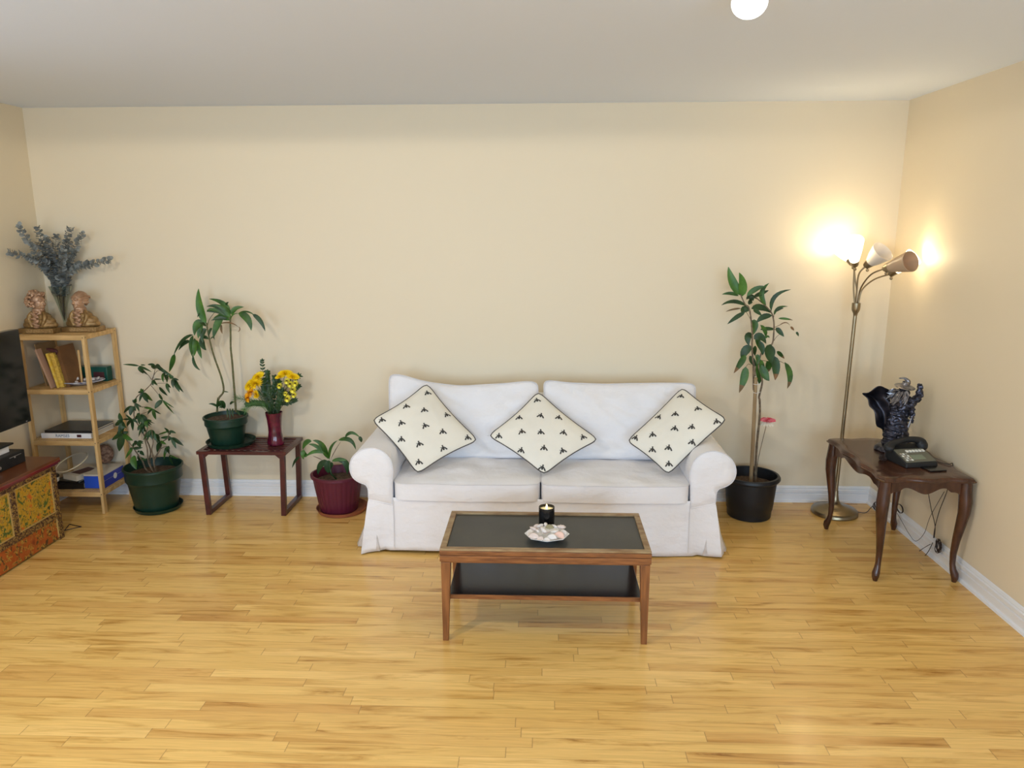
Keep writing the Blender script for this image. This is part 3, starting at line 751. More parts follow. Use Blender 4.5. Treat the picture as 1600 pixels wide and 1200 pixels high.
def scallop_apron(a, b, nrm, reps):
    a, b, nrm = Vector(a), Vector(b), Vector(nrm); n = 48; mb = MB(); vs = []
    for i in range(n+1):
        t_ = i/n; q = a.lerp(b, t_)
        s_ = abs(t_-.5)*2
        dz = .055+.016*math.cos(s_*PI*2.2*1.0)+.012*max(0, 1-abs(s_-.62)*9)+.020*max(0, (s_-.8)*5)
        wob = nrm*(.004*math.cos(t_*2*PI*reps))
        vs += [q+wob+Vector((0, 0, tz-.024)), q+wob+Vector((0, 0, tz-.024-dz)), q-nrm*.016+Vector((0, 0, tz-.024)), q-nrm*.016+Vector((0, 0, tz-.024-dz))]
    fs = []
    for i in range(n):
        o = i*4; fs += [(o, o+1, o+5, o+4), (o+2, o+6, o+7, o+3), (o+1, o+3, o+7, o+5)]
    fs += [(0, 2, 3, 1), (4*n, 4*n+1, 4*n+3, 4*n+2)]
    mb.add(vs, fs); mb.build('apron', M_MAHOG, ST)
i_ = .034
scallop_apron((tx0+i_, ty0+i_, 0), (tx1-i_, ty0+i_, 0), (0, -1, 0), 2)
scallop_apron((tx0+i_, ty1-i_, 0), (tx1-i_, ty1-i_, 0), (0, 1, 0), 2)
scallop_apron((tx0+i_, ty0+i_, 0), (tx0+i_, ty1-i_, 0), (-1, 0, 0), 3)
scallop_apron((tx1-i_, ty0+i_, 0), (tx1-i_, ty1-i_, 0), (1, 0, 0), 3)
for sx, sy in ((-1, -1), (1, -1), (1, 1), (-1, 1)):
    c = Vector((tx0+.042 if sx < 0 else tx1-.042, ty0+.042 if sy < 0 else ty1-.042, 0)); d = Vector((sx, sy, 0)).normalized()
    st = [(.574, .000, .032), (.52, .004, .033), (.46, .010, .034), (.40, .010, .031), (.32, .000, .026), (.24, -.010, .021), (.16, -.016, .017), (.10, -.014, .015), (.07, -.008, .017), (.045, .002, .021), (.025, .006, .019), (.008, .004, .014), (.0, .003, .012)]
    MB().tube([c+d*o_+Vector((0, 0, z)) for z, o_, r in st], [r for z, o_, r in st], 10).build('leg', M_MAHOG, ST, angle=60)

# ------------------------------------------------------------------ burgundy plant table (left)
NT = thing('plant_table', 'small burgundy wooden table with a slatted lattice top and sled legs', 'table', (-1.99, -.22, 0))
ax0, ax1, ay0, ay1, az = -2.292, -1.688, -.405, -.040, .450
mb = MB(); b_ = .034
for a, b in (((ax0, ay0), (ax1, ay0+b_)), ((ax0, ay1-b_), (ax1, ay1)), ((ax0, ay0+b_), (ax0+b_, ay1-b_)), ((ax1-b_, ay0+b_), (ax1, ay1-b_))):
    mb.box((a[0], a[1], az-.022), (b[0], b[1], az))
nx, ny = 13, 7
for i in range(1, nx):
    x = ax0+b_+(ax1-ax0-2*b_)*i/nx; mb.box((x-.0095, ay0+b_, az-.016), (x+.0095, ay1-b_, az-.008))
for j in range(1, ny):
    y = ay0+b_+(ay1-ay0-2*b_)*j/ny; mb.box((ax0+b_, y-.0125, az-.009), (ax1-b_, y+.0125, az-.001))
mb.build('tabletop', M_BURG, NT, bevel=.0015, seg=1)
for sx in (0, 1):
    xx = (ax0+.012, ax0+.045) if sx == 0 else (ax1-.045, ax1-.012)
    s2 = .016 if sx == 0 else -.016      # the legs rake inward a little
    for yy in ((ay0+.006, ay0+.036), (ay1-.038, ay1-.008)):
        MB().hexa([(xx[0]+s2, yy[0], 0), (xx[1]+s2, yy[0], 0), (xx[1]+s2, yy[1], 0), (xx[0]+s2, yy[1], 0)],
                  [(xx[0], yy[0], az-.022), (xx[1], yy[0], az-.022), (xx[1], yy[1], az-.022), (xx[0], yy[1], az-.022)]).build('leg', M_BURG, NT, bevel=.002)
    MB().box((xx[0]+s2, ay0+.036, .001), (xx[1]+s2, ay1-.038, .030)).build('runner', M_BURG, NT, bevel=.002)
    ix = xx[1] if sx == 0 else xx[0]; dx = .035 if sx == 0 else -.035
    for yy in (ay0+.012, ay1-.030):
        MB().add([(ix, yy, az-.022), (ix+dx, yy, az-.022), (ix, yy, az-.052), (ix, yy+.016, az-.022), (ix+dx, yy+.016, az-.022), (ix, yy+.016, az-.052)],
                 [(0, 1, 2), (3, 5, 4), (0, 3, 4, 1), (1, 4, 5, 2), (2, 5, 3, 0)]).build('corner_brace', M_BURG, NT)

# ------------------------------------------------------------------ pots
def pot(parent, c, r0, r1, h, m, rim=.006, lip=.016, name='pot', band=True, rmod=None, soil=.82, n=56):
    c = Vector(c)
    pr = [(0, 0), (r0, 0), (r0*1.01, .004)]
    nst = 6
    for i in range(1, nst): q = i/nst; pr.append((r0+(r1-r0)*q*.94, h*q*.93))
    if band: pr += [(r1*.955, h*.70), (r1*.975, h*.71), (r1*.985, h*.93)]; pr = sorted(pr[:3], key=lambda q: q[1])+sorted([q for q in pr[3:] if q[1] < h*.69 or q[1] >= h*.70 and q in pr[-3:]], key=lambda q: q[1])
    pr += [(r1, h-lip), (r1+rim, h-lip+.002), (r1+rim, h-.003), (r1+rim*.5, h), (r1-.004, h), (r1-.006, h*.9), (r0+(r1-r0)*soil-.004, h*soil)]
    pr.append((0, h*soil))
    MB().lathe(pr, c, n, rmod=rmod).build(name, m, parent, angle=35)
    so = MB().lathe([(0, h*soil+.012), (r1*.35, h*soil+.010), (r1*.7, h*soil+.006), (r0+(r1-r0)*soil-.006, h*soil+.002), (r0+(r1-r0)*soil-.006, h*soil-.004), (0, h*soil-.004)], c, 40)
    for v in so.v: v.z += .004*mnoise.noise(Vector((v.x*40, v.y*40, 0)))
    so.build('soil', M_SOIL, parent)
def saucer(parent, c, r, h, m):
    MB().lathe([(0, 0), (r*.86, 0), (r*.93, .004), (r, h-.003), (r*1.01, h), (r*.985, h), (r*.90, .009), (0, .007)], Vector(c), 56).build('saucer', m, parent)

def zp(ox, oy, s):
    return lambda x, y, Y: P(ox+x*s, oy+y*s, Y)

# --- plant in the large green pot (umbrella tree)
SG = thing('umbrella_plant', 'leafy umbrella plant in a large dark green pot on the floor beside the shelf unit', 'plant', (-2.655, -.30, 0))
saucer(SG, (-2.650, -.285, 0), .158, .030, M_GREENPOT)
pot(SG, (-2.660, -.285, .008), .135, .186, .305, M_GREENPOT, soil=.80)
A = zp(170, 560, .10833); B = lambda x, y, Y: A(x, y+1107.7, Y)
Y0 = -.30
stems = MB(); fol = MB()
def stm(pts, r0, r1, yo=0, mb=None, m=0):
    (mb or stems).tube(bez(pts, 4), [r0+(r1-r0)*i/((len(pts)-1)*4) for i in range((len(pts)-1)*4+1)], 6, m)
root = Vector((-2.645, -.29, .24))
stm([root, B(540, 500, -.30), B(490, 380, -.31), B(400, 250, -.33), B(330, 150, -.34), A(270, 1190, -.35), A(200, 1100, -.36)], .006, .003)
stm([root, B(575, 400, -.28), B(555, 200, -.28), B(520, 40, -.27), A(560, 1000, -.27), A(540, 930, -.27)], .006, .003)
stm([root, B(590, 400, -.25), B(600, 200, -.24), A(480, 1050, -.24), A(370, 860, -.23), A(375, 680, -.22), A(400, 560, -.22), A(500, 480, -.22), A(600, 380, -.22), A(630, 310, -.22), A(670, 150, -.23)], .006, .002)
stm([root+Vector((.01, 0, 0)), B(650, 400, -.26), B(680, 310, -.25), B(740, 200, -.24), B(770, 100, -.22), A(850, 1150, -.21), A(870, 1060, -.20)], .007, .003)
stm([root, B(640, 320, -.31), B(620, 200, -.32), B(640, 100, -.32), A(620, 1040, -.32)], .005, .002)
stm([B(740, 200, -.24), B(800, 170, -.22), B(850, 170, -.2), B(880, 290, -.2)], .003, .0015)
for a, b, c in (((600, 380), (700, 500), (775, 600)), ((640, 310), (800, 300), (930, 290)), ((620, 310), (560, 230), (440, 110)), ((620, 310), (700, 180), (850, 200)), ((600, 380), (700, 360), (830, 360)), ((370, 700), (560, 700), (640, 730)), ((560, 1000), (450, 800), (380, 640)), ((370, 860), (350, 870), (340, 880)), ((470, 800), (560, 770), (640, 730))):
    stm([A(*a, -.22), A(*b, -.22), A(*c, -.22)], .0022, .0013)
clusters = [
 ((440,110,-.22), [((205,88),28),((500,220),62),((575,245),48),((620,195),30)]),
 ((470,100,-.22), [((530,100),18),((470,90),15)]),
 ((670,100,-.25), [((560,90),34),((640,150),60),((690,150),60),((760,150),60),((830,210),45),((790,180),40),((920,260),45)]),
 ((930,290,-.22), [((870,220),50),((880,250),40),((930,425),45),((1020,485),60),((1078,490),58),((1012,315),30)]),
 ((800,200,-.24), [((790,345),50),((840,330),26)]), ((850,230,-.2), [((840,355),30),((820,300),30)]),
 ((830,360,-.22), [((880,505),38),((895,425),34)]), ((725,415,-.22), [((848,540),48)]), ((650,310,-.22), [((760,300),24),((705,390),40),((640,395),36)]),
 ((500,490,-.24), [((570,640),60),((632,612),52),((440,630),38),((420,490),32),((465,435),34),((500,440),26)]),
 ((775,600,-.22), [((665,725),62),((945,802),34),((945,715),20),((725,505),34)]),
 ((640,730,-.24), [((500,710),26),((558,812),46),((680,882),46),((755,805),32)]),
 ((385,640,-.23), [((340,600),34),((400,575),40),((500,712),26),((442,762),34),((355,650),30)]),
 ((350,690,-.23), [((215,790),52),((310,825),62),((390,760),40)]),
 ((340,880,-.25), [((200,880),26),((262,985),42),((348,1042),46),((250,810),34),((420,930),34)]),
 ((450,820,-.28), [((380,880),50),((400,810),44),((480,860),52),((560,870),50),((620,962),46),((665,942),30),((450,960),52),((510,960),52)]),
 ((540,900,-.30), [((430,1132),44),((480,1092),46),((560,1000),52),((610,985),50),((450,1000),50),((620,900),40)]),
 ((480,960,-.30), [((420,1040),46),((500,1080),46),((540,1060),46)]),
 ((620,1030,-.30), [((700,1200),52),((560,1190),52),((640,1180),58),((590,1140),52),((500,1180),42),((660,1110),50)]),
 ((200,915,-.34), [((150,785),56),((90,965),56),((205,1050),60),((255,1005),50),((145,1115),56),((120,900),40)]),
 ((200,1100,-.36), [((45,1178),70),((350,1185),62),((285,1060),56),((120,1065),50),((150,1340),92),((230,1000),40)]),
 ((870,1050,-.20), [((800,1000),26),((885,1100),44),((972,1080),36),((705,1105),22),((820,1030),34)]),
 ((905,1140,-.20), [((1080,1262),50),((970,1300),46),((745,1148),44),((1040,1240),24),((860,1190),40)]),
 ((350,1300,-.34), [((240,1448),46),((490,1288),44),((385,1205),44),((300,1320),34)]),
 ((420,1200,-.31), [((380,1250),60),((460,1280),56),((500,1230),30),((500,1205),30)]),
 ((365,1400,-.35), [((400,1600),92)]), ((450,1335,-.30), [((512,1402),56),((420,1360),30)]),
 ((440,1430,-.30), [((548,1468),36),((410,1448),30),((440,1490),30),((430,1400),34)]), ((430,1560,-.30), [((470,1560),60)]),
 ((740,1200,-.24), [((700,1360),56),((730,1310),50),((830,1240),40),((690,1170),44),((720,1180),50),((760,1270),50)]),
 ((850,1270,-.2), [((800,1458),52),((880,1385),44),((830,1370),46),((880,1310),40)]),
 ((880,1390,-.2), [((935,1540),44),((1012,1448),28)]), ((720, 1110, -.28), [((660,1180),50),((700,1220),50),((640,1090),44)]),
]
for (cx_, cy_, Yc), tips in clusters:
    for (tx_, ty_), w_ in tips:
        a = A(cx_, cy_, Yc); dY = random.uniform(-.035, .035); c = A(tx_, ty_, Yc+dY)
        b = a.lerp(c, .5)+Vector((0, -abs(dY)*.5, .006)); fol.leaf(a, b, c, w_*.10833*.0040*1.12, m=0 if random.random() < .75 else 1, fold=random.uniform(.1, .3), roll=random.uniform(-.5, .5))
stems.build('stem', M_STEM, SG); fol.build('foliage', [M_LEAFD, M_LEAF], SG, angle=180)

# --- dracaena on the burgundy table
PG = thing('dracaena_plant', 'tall thin dracaena with drooping leaves in a green pot on the burgundy table', 'plant', (-2.155, -.215, az))
saucer(PG, (-2.130, -.215, az), .163, .028, M_GREENPOT)
pot(PG, (-2.155, -.215, az+.008), .105, .142, .192, M_GREENPOT, soil=.86)
D = zp(255, 445, .14167); D2 = zp(310, 560, .15)
st_ = MB()
def stem_on(mb, pts, r0, r1, m=0, n=8):
    q = bez(pts, 5); mb.tube(q, [(r0+(r1-r0)*i/(len(q)-1))*(1+.06*math.sin(i*2.3)) for i in range(len(q))], n, m)
stem_on(st_, [D2(195, 560, -.20), D2(200, 470, -.2), D2(215, 410, -.2), D2(262, 340, -.2), D2(240, 200, -.2), D2(175, 15, -.2), D(540, 720, -.2), D(515, 620, -.2), D(490, 500, -.2), D(478, 420, -.2)], .007, .005)
stem_on(st_, [D2(390, 560, -.19), D2(384, 450, -.19), D2(368, 250, -.19), D2(350, 20, -.19), D(745, 700, -.19), D(742, 500, -.19), D(738, 340, -.19)], .0075, .0055)
stem_on(st_, [D(490, 500, -.2), D(500, 400, -.2), D(570, 300, -.2)], .003, .0015, n=6)
st_.build('stem', M_STEMG, PG)
fo = MB()
DL = [((475,430),(395,250),(390,42),92,2),((440,410),(360,420),(345,560),84,0),((430,430),(400,500),(385,590),60,0),((330,550),(200,600),(115,780),42,1),((128,765),(110,850),(66,962),62,0),
 ((300,628),(235,630),(170,722),50,1),((330,560),(300,660),(325,800),54,0),((345,590),(360,700),(335,790),62,0),((330,780),(340,890),(410,942),38,1),((370,610),(390,710),(425,815),50,2),
 ((425,575),(430,660),(475,722),72,1),((480,490),(420,520),(440,640),62,1),((660,345),(590,430),(552,590),78,0),((735,330),(690,190),(505,155),54,0),((705,340),(630,220),(478,240),52,1),
 ((700,350),(600,260),(478,280),44,0),((720,345),(600,290),(478,297),26,1),((740,330),(690,250),(575,225),54,0),((745,320),(785,250),(890,245),48,0),((690,225),(700,205),(722,190),26,1),
 ((755,335),(780,270),(830,262),46,2),((830,315),(945,350),(972,505),78,0),((745,395),(755,320),(835,315),14,0),((830,312),(930,280),(1010,340),20,0),((985,325),(1080,380),(1125,512),50,1),
 ((735,390),(640,340),(555,370),60,0),((620,432),(740,400),(835,470),16,3),((835,460),(855,500),(820,520),12,3),((645,440),(635,490),(655,542),26,3),((540,480),(515,500),(502,575),34,1),
 ((700,372),(640,360),(530,392),44,1),((570,290),(520,260),(478,300),34,1),((520,600),(560,560),(565,610),16,1),((740,350),(700,300),(640,290),50,0),((740,360),(680,330),(600,330),46,0),((400,400),(430,400),(470,440),20,1),
 ((470,460),(450,430),(400,420),30,1),((500,600),(440,560),(400,610),40,1),((400,310),(390,330),(375,362),16,1)]
for a, b, c, w_, mi in DL:
    dy = random.uniform(-.03, .03); a_ = D(*a, -.20); c_ = D(*c, -.20+dy); b_2 = D(*b, -.20+dy/2)
    fo.leaf(a_, b_2+(b_2-(a_+c_)/2)*.25, c_, w_*.14167*.0041, m=mi, fold=.15, roll=random.uniform(-.25, .25), n=9)
for a, b, c, w_ in (((200,505),(160,465),(105,475),26),((270,525),(265,440),(225,450),52),((205,505),(215,450),(250,442),36),((192,525),(200,480),(200,400),22),((240,520),(230,480),(250,455),40),((330,480),(345,450),(380,455),26),((262,345),(290,345),(315,352),12),((300,520),(310,560),(300,620),22),((330,520),(335,560),(325,640),18),((400,540),(420,560),(440,600),26),((360,520),(350,560),(365,610),20),((262,520),(250,480),(215,520),34)):
    fo.leaf(D2(*a, -.22), D2(*b, -.24), D2(*c, -.25), w_*.15*.0040, m=1, fold=.15)
fo.build('foliage', [M_LEAF, M_LEAFD, M_LEAFL, M_DRY], PG, angle=180)

# --- plum pot
PP = thing('lily_plant', 'low strappy leaved plant in a ribbed plum pot on a terracotta saucer by the sofa', 'plant', (-1.385, -.28, 0))
saucer(PP, (-1.365, -.275, 0), .172, .030, M_TERRA)
pot(PP, (-1.385, -.275, .010), .125, .168, .262, M_PURPLEPOT, rim=.012, lip=.020, band=False, soil=.78, rmod=lambda a, z: 1+(.022*abs(math.sin(a*14)) if .02 < z < .225 else 0), n=224)
E_ = zp(450, 665, .1292); fo = MB()
for a, b, c, w_, mi in [((480,400),(440,180),(300,180),66,0),((450,345),(360,225),(250,225),50,0),((285,190),(210,170),(178,290),62,0),((440,335),(330,270),(215,375),48,2),((240,350),(190,370),(190,290),62,2),((145,378),(85,400),(50,512),34,1),
  ((500,410),(490,240),(600,180),36,0),((515,410),(570,290),(645,185),10,3),((610,178),(780,110),(820,290),54,0),((690,142),(760,30),(870,145),40,0),((855,135),(890,160),(885,202),46,1),((480,425),(370,450),(362,592),76,1),
  ((495,420),(470,500),(490,575),90,1),((530,430),(640,390),(720,425),46,0),((640,415),(740,440),(715,585),78,1),((200,300),(165,330),(188,408),56,0),((300,368),(370,390),(435,430),10,3),((500,400),(450,340),(400,300),40,0),((520,440),(540,480),(500,520),50,1),((490,400),(440,300),(370,230),46,0),((600,420),(680,420),(740,470),50,1)]:
    dy = random.uniform(-.04, .02); fo.leaf(E_(*a, -.29), E_(*b, -.30+dy), E_(*c, -.29+dy), w_*.1292*.0040, m=mi, fold=.16, n=9)
fo.tube([Vector((-1.375, -.285, .205)), E_(520, 580, -.29), E_(495, 430, -.29)], [.006, .006, .010], 8, 1)
fo.build('foliage', [M_LEAF, M_LEAFD, M_LEAFL, M_STEM], PP, angle=180)

# --- black pot with the staked dracaena
BP = thing('staked_plant', 'tall staked plant with browning leaf tips in a black pot between sofa and floor lamp', 'plant', (1.405, -.27, 0))
MB().lathe([(0, 0), (.135, 0), (.142, .008), (.145, .055), (.150, .062), (.158, .150), (.168, .255), (.180, .258), (.188, .268), (.188, .278), (.180, .290), (.166, .290), (.163, .26), (.155, .215), (0, .215)], Vector((1.405, -.27, 0)), 56).build('pot', M_BLACKPOT, BP, angle=35)
so = MB().lathe([(0, .236), (.06, .232), (.12, .226), (.156, .222), (.156, .214), (0, .214)], Vector((1.405, -.27, 0)), 40)
for v in so.v: v.z += .006*mnoise.noise(Vector((v.x*40, v.y*40, 0)))
so.build('soil', M_SOIL, BP)
G = zp(1100, 400, .2); Yp = -.27
MB().tube([P(1173, 757, -.28), P(1176, 700, -.28), P(1181, 590, -.28)], [.013, .0125, .011], 8).build('stake', M_CANE, BP)
st_ = MB()
stem_on(st_, [P(1180, 755, -.255), P(1181, 720, -.255), P(1183, 690, -.26), P(1187, 650, -.26), P(1187, 625, -.26), G(430, 1100, -.26), G(455, 975, -.26), G(425, 850, -.26), G(460, 740, -.26), G(530, 690, -.26), G(545, 600, -.25), G(545, 510, -.25), G(525, 440, -.25), G(470, 380, -.25), G(400, 320, -.25)], .008, .0035)
stem_on(st_, [G(388, 1050, -.255), G(384, 860, -.26), G(375, 700, -.27), G(378, 620, -.28), G(365, 480, -.29), G(350, 400, -.29), G(320, 375, -.29), G(285, 300, -.29)], .006, .0035)
stem_on(st_, [G(400, 940, -.26), G(395, 850, -.26), G(365, 780, -.26)], .005, .003)
for a, b, c in (((545,560),(590,540),(625,522)),((530,690),(560,640),(590,610)),((440,815),(480,820),(520,830)),((575,815),(610,830),(645,850)),((365,850),(345,845),(325,870)),((430,730),(460,730),(490,735)),((525,440),(520,380),(530,330)),((545,480),(550,430),(575,400)),((300,440),(330,440),(360,490))):
    stem_on(st_, [G(*a, -.25), G(*b, -.25), G(*c, -.25)], .002, .0014, n=6)
st_.build('stem', M_STEM, BP)
for z_ in (988, 1055): MB().tube([G(385, z_+12, -.29), G(410, z_+18, -.295), G(440, z_+8, -.28)], .0015, 6).build('plant_tie', M_WHITE, BP)
fo = MB()
GL = [((285,305),(215,210),(190,85),66,2,0),((297,315),(310,220),(275,130),62,2,0),((270,312),(210,285),(140,300),28,0,0),((330,390),(230,335),(135,385),30,1,0),((290,410),(230,412),(168,436),14,3,0),((320,440),(250,475),(183,532),34,1,0),
 ((350,430),(300,400),(300,455),52,1,0),((335,312),(400,250),(478,238),40,0,0),((385,318),(450,292),(505,268),32,1,0),((485,385),(420,290),(508,212),40,0,0),((525,430),(525,300),(678,262),32,1,0),((370,412),(440,385),(525,445),48,1,0),
 ((385,420),(415,435),(452,468),34,1,0),((532,465),(450,470),(412,522),44,1,0),((370,505),(410,530),(385,615),50,0,0),((550,460),(565,395),(655,394),22,0,0),((556,432),(580,412),(622,408),26,1,0),((580,488),(640,488),(694,502),18,0,1),
 ((585,545),(640,505),(672,545),8,3,0),((675,552),(690,565),(704,582),18,3,0),((718,595),(730,605),(738,628),20,1,0),((440,575),(500,565),(560,575),30,1,0),((440,538),(485,590),(480,632),34,0,0),((562,560),(590,590),(625,630),38,1,0),
 ((378,618),(330,620),(352,702),56,1,0),((390,650),(440,610),(485,685),60,1,0),((430,665),(455,720),(458,775),46,1,0),((378,718),(310,725),(300,825),66,1,0),((325,770),(290,830),(233,915),48,0,1),((325,865),(320,950),(275,1068),60,0,1),
 ((520,690),(500,760),(530,840),88,1,0),((545,780),(565,870),(555,970),66,1,1),((568,745),(595,765),(628,802),30,0,1),((630,830),(690,930),(650,1036),44,0,1),((430,800),(440,900),(430,1000),72,0,0),((450,850),(470,930),(510,975),62,0,0),
 ((490,820),(505,860),(500,908),56,0,1),((355,780),(380,830),(408,860),46,1,0),((400,780),(430,790),(410,850),40,0,0),((470,640),(500,625),(510,640),22,0,0),((355,345),(375,325),(385,350),40,1,0),((400,700),(390,740),(400,780),34,1,0),((330,340),(365,300),(420,340),30,1,0),((350,380),(365,345),(380,345),34,1,0),((400,640),(440,700),(445,740),44,0,0)]
for a, b, c, w_, mi, tp in GL:
    dy = random.uniform(-.04, .03); a_, b_2, c_ = G(*a, -.265), G(*b, -.265+dy/2), G(*c, -.265+dy)
    fo.leaf(a_, b_2+(b_2-(a_+c_)/2)*.25, c_, w_*.2*.0040, m=mi, tip=3 if tp else None, fold=.15, roll=random.uniform(-.2, .2), n=8)
fo.build('foliage', [M_LEAF, M_LEAFD, M_LEAFL, M_DRY], BP, angle=180)
tag(MB().ball((1.310, -.345, .245), (.028, .025, .020), n=16, k=10).build('pebble', M_WHITE, origin=(1.310, -.345, .245)), 'smooth white pebble on the soil of the black pot', 'pebble')
# artificial pink flower stuck in the black pot
fc = P(1199, 659, -.23); t = thing('pink_flower', 'pink daisy like flower on a thin stem stuck in the black pot', 'flower', (P(1183, 745, -.25)))
MB().tube(bez([P(1182, 752, -.25), P(1184, 722, -.25), P(1191, 690, -.24), P(1197, 666, -.23)], 4), .0022, 6).build('stem', M_STEM, t)
pt = MB()
for i in range(16):
    a = 2*PI*i/16; d = Vector((math.cos(a), math.sin(a), 0)); L_ = .055+.008*math.sin(i*5)
    pt.leaf(fc, fc+d*L_*.5+Vector((0, 0, .020)), fc+d*L_+Vector((0, 0, .012)), .020, side=None)
pt.build('petals', M_PINK, t, angle=180)
pt = MB()
for i in range(12):
    a = 2*PI*i/12+.2; d = Vector((math.cos(a), math.sin(a), 0)); pt.leaf(fc, fc+d*.028+Vector((0, 0, -.004)), fc+d*.044+Vector((0, 0, -.026)), .016)
pt.build('lower_petals', M_WHITEPET, t, angle=180)

# ------------------------------------------------------------------ red vase with the bouquet
VZ = Vector((-1.815, -.225, az))
vz = MB().lathe([(0, 0), (.050, 0), (.056, .006), (.057, .02), (.050, .05), (.044, .09), (.045, .13), (.051, .19), (.058, .228), (.055, .228), (.048, .19), (.041, .13), (.040, .09), (.045, .05), (.048, .02), (0, .012)], VZ, 40)
tag(vz.build('vase', M_REDGLASS, origin=VZ), 'dark red glass vase holding yellow flowers on the burgundy table', 'vase')
K = zp(350, 560, .083333)
mouth = VZ+Vector((0, 0, .16))
def mum(r, petal_m, rows=5, n=18, flat=.6):
    mb = MB()
    for k_ in range(rows):
        q = k_/(rows-1); el = R(5+75*q); rr = r*(1-.35*q)
        for i in range(max(6, int(n*(1-.5*q)))):
            a = 2*PI*(i+.5*k_)/max(6, int(n*(1-.5*q))); d = Vector((math.cos(a)*math.cos(el), math.sin(a)*math.cos(el), math.sin(el)*flat))
            mb.leaf(Vector((0, 0, 0)), d*rr*.6+Vector((0, 0, .006)), d*rr+Vector((0, 0, .002)), r*.30, n=3)
    mb.build
    return mb
def daisy(r):
    mb = MB()
    for i in range(14):
        a = 2*PI*i/14; d = Vector((math.cos(a), math.sin(a), 0)); mb.leaf(Vector((0, 0, .001)), d*r*.5+Vector((0, 0, .004)), d*r, r*.66, n=5)
    return mb
def copy_tree(o, parent=None):
    c = o.copy(); COL.objects.link(c)
    if parent is not None: c.parent = parent
    for ch in list(o.children): copy_tree(ch, c)
    return c
def flower(kind, petal, pos, facing, label, scale=1, proto={}):
    key = (kind, petal.name)
    pos = Vector(pos)
    t = thing('chrysanthemum' if kind == 'm' else 'yellow_daisy', label, 'flower', pos, 'large yellow chrysanthemums in the red vase' if kind == 'm' else 'small yellow daisies in the red vase')
    if key not in proto:
        mb = mum(.048, petal) if kind == 'm' else daisy(.025)
        h = bpy.data.meshes.new('petals'); h.from_pydata(mb.v, [], mb.f); h.materials.append(petal)
        for p_ in h.polygons: p_.use_smooth = True
        d = MB().ball((0, 0, .004), (.007, .007, .004), n=10, k=6)
        h2 = bpy.data.meshes.new('disc'); h2.from_pydata(d.v, [], d.f); h2.materials.append(M_DISC)
        proto[key] = (h, h2)
    q = Vector((0, 0, 1)).rotation_difference(Vector(facing).normalized())
    for nm, me in (('petals', proto[key][0]),)+((('disc', proto[key][1]),) if kind == 'd' else ()):
        o = bpy.data.objects.new(nm, me); COL.objects.link(o); o.parent = t; o.rotation_mode = 'QUATERNION'; o.rotation_quaternion = q; o.scale = (scale,)*3
    mb = MB().tube(bez([mouth+Vector((random.uniform(-.025, .025), random.uniform(-.02, .02), 0)), mouth.lerp(pos, .5)+Vector((0, 0, .03)), pos], 4), .0016, 5)
    mb.build('stem', M_LEAFD, t)
flower('m', M_YEL, K(645, 345, -.25), (-.3, -.5, .8), 'yellow chrysanthemum at the top of the left cluster in the red vase')
flower('m', M_YEL, K(600, 465, -.27), (0, -.8, .6), 'yellow chrysanthemum in the middle of the left cluster in the red vase', 1.05)
flower('m', M_YEL, K(490, 500, -.25), (-.5, -.6, .6), 'yellow chrysanthemum at the left edge of the bouquet')
flower('m', M_YELO, K(500, 630, -.26), (-.3, -.8, .2), 'golden orange chrysanthemum below the yellow ones on the left', .8)
flower('m', M_YELO, K(445, 735, -.26), (-.5, -.8, 0), 'lowest orange chrysanthemum at the left of the bouquet', .75)
flower('m', M_YEL, K(600, 670, -.27), (.8, -.6, .1), 'yellow chrysanthemum turned sideways low in the left cluster', .7)
flower('m', M_YEL, K(1150, 290, -.22), (0, -.1, 1), 'yellow chrysanthemum facing up at the top right of the bouquet', 1.1)
flower('m', M_YEL, K(1060, 350, -.24), (-.2, -.2, 1), 'yellow chrysanthemum facing up left of the top right bloom', .8)
flower('m', M_YEL, K(1290, 350, -.23), (.3, -.2, 1), 'yellow chrysanthemum facing up right of the top right bloom', 1.0)
for i, (x, y, s_, lb) in enumerate([(1180, 420, 1, 'small yellow daisy just under the upper right chrysanthemums'), (1240, 480, 1.05, 'dark eyed yellow daisy right under the upper right blooms'), (1335, 465, 1, 'yellow daisy at the right edge of the bouquet'), (1290, 580, 1.1, 'largest dark eyed yellow daisy in the right cluster'), (1310, 680, .95, 'yellow daisy half hidden low at the right of the bouquet'), (1190, 750, 1.1, 'lowest yellow daisy with a dark eye on the right'), (1150, 660, .7, 'small yellow daisy behind the lowest dark eyed one'), (1040, 510, .9, 'pale yellow daisy near the middle of the bouquet')]):
    flower('d', M_YELP, K(x, y, -.25+.02*math.sin(i*2)-.02), (.15*math.sin(i), -1, .3), lb, s_)
def sprig(label, pts, lw, ll, m, every=1, needle=False, nm='greenery_sprig'):
    q = bez(pts, 6); o_ = pts[0]
    t = thing(nm, label, 'greenery', o_, 'greenery sprigs in the red vase')
    MB().tube(q, .0015, 5).build('stem', M_LEAFD, t)
    mb = MB(); n_ = len(q)
    for i in range(n_//4, n_, every):
        p = q[i]; d = (q[min(i+1, n_-1)]-q[i-1]).normalized()
        for s_ in ((-1, 1) if not needle else (-1, -.5, .2, .6, 1)):
            sd = d.cross(Vector((0, -1, 0))).normalized()*s_; dep = Vector((0, random.uniform(-.6, .6), 0))
            dirn = (d*(.9 if not needle else 1.0)+sd+dep*.6).normalized(); L_ = ll*random.uniform(.8, 1.15)
            mb.leaf(p, p+dirn*L_*.5+Vector((0, 0, .002)), p+dirn*L_, lw, n=4, roll=random.uniform(-.4, .4))
    mb.leaf(q[-1], q[-1]+(q[-1]-q[-3])*.5, q[-1]+(q[-1]-q[-3]).normalized()*ll, lw, n=4)
    mb.build('leaves', m, t, angle=180)
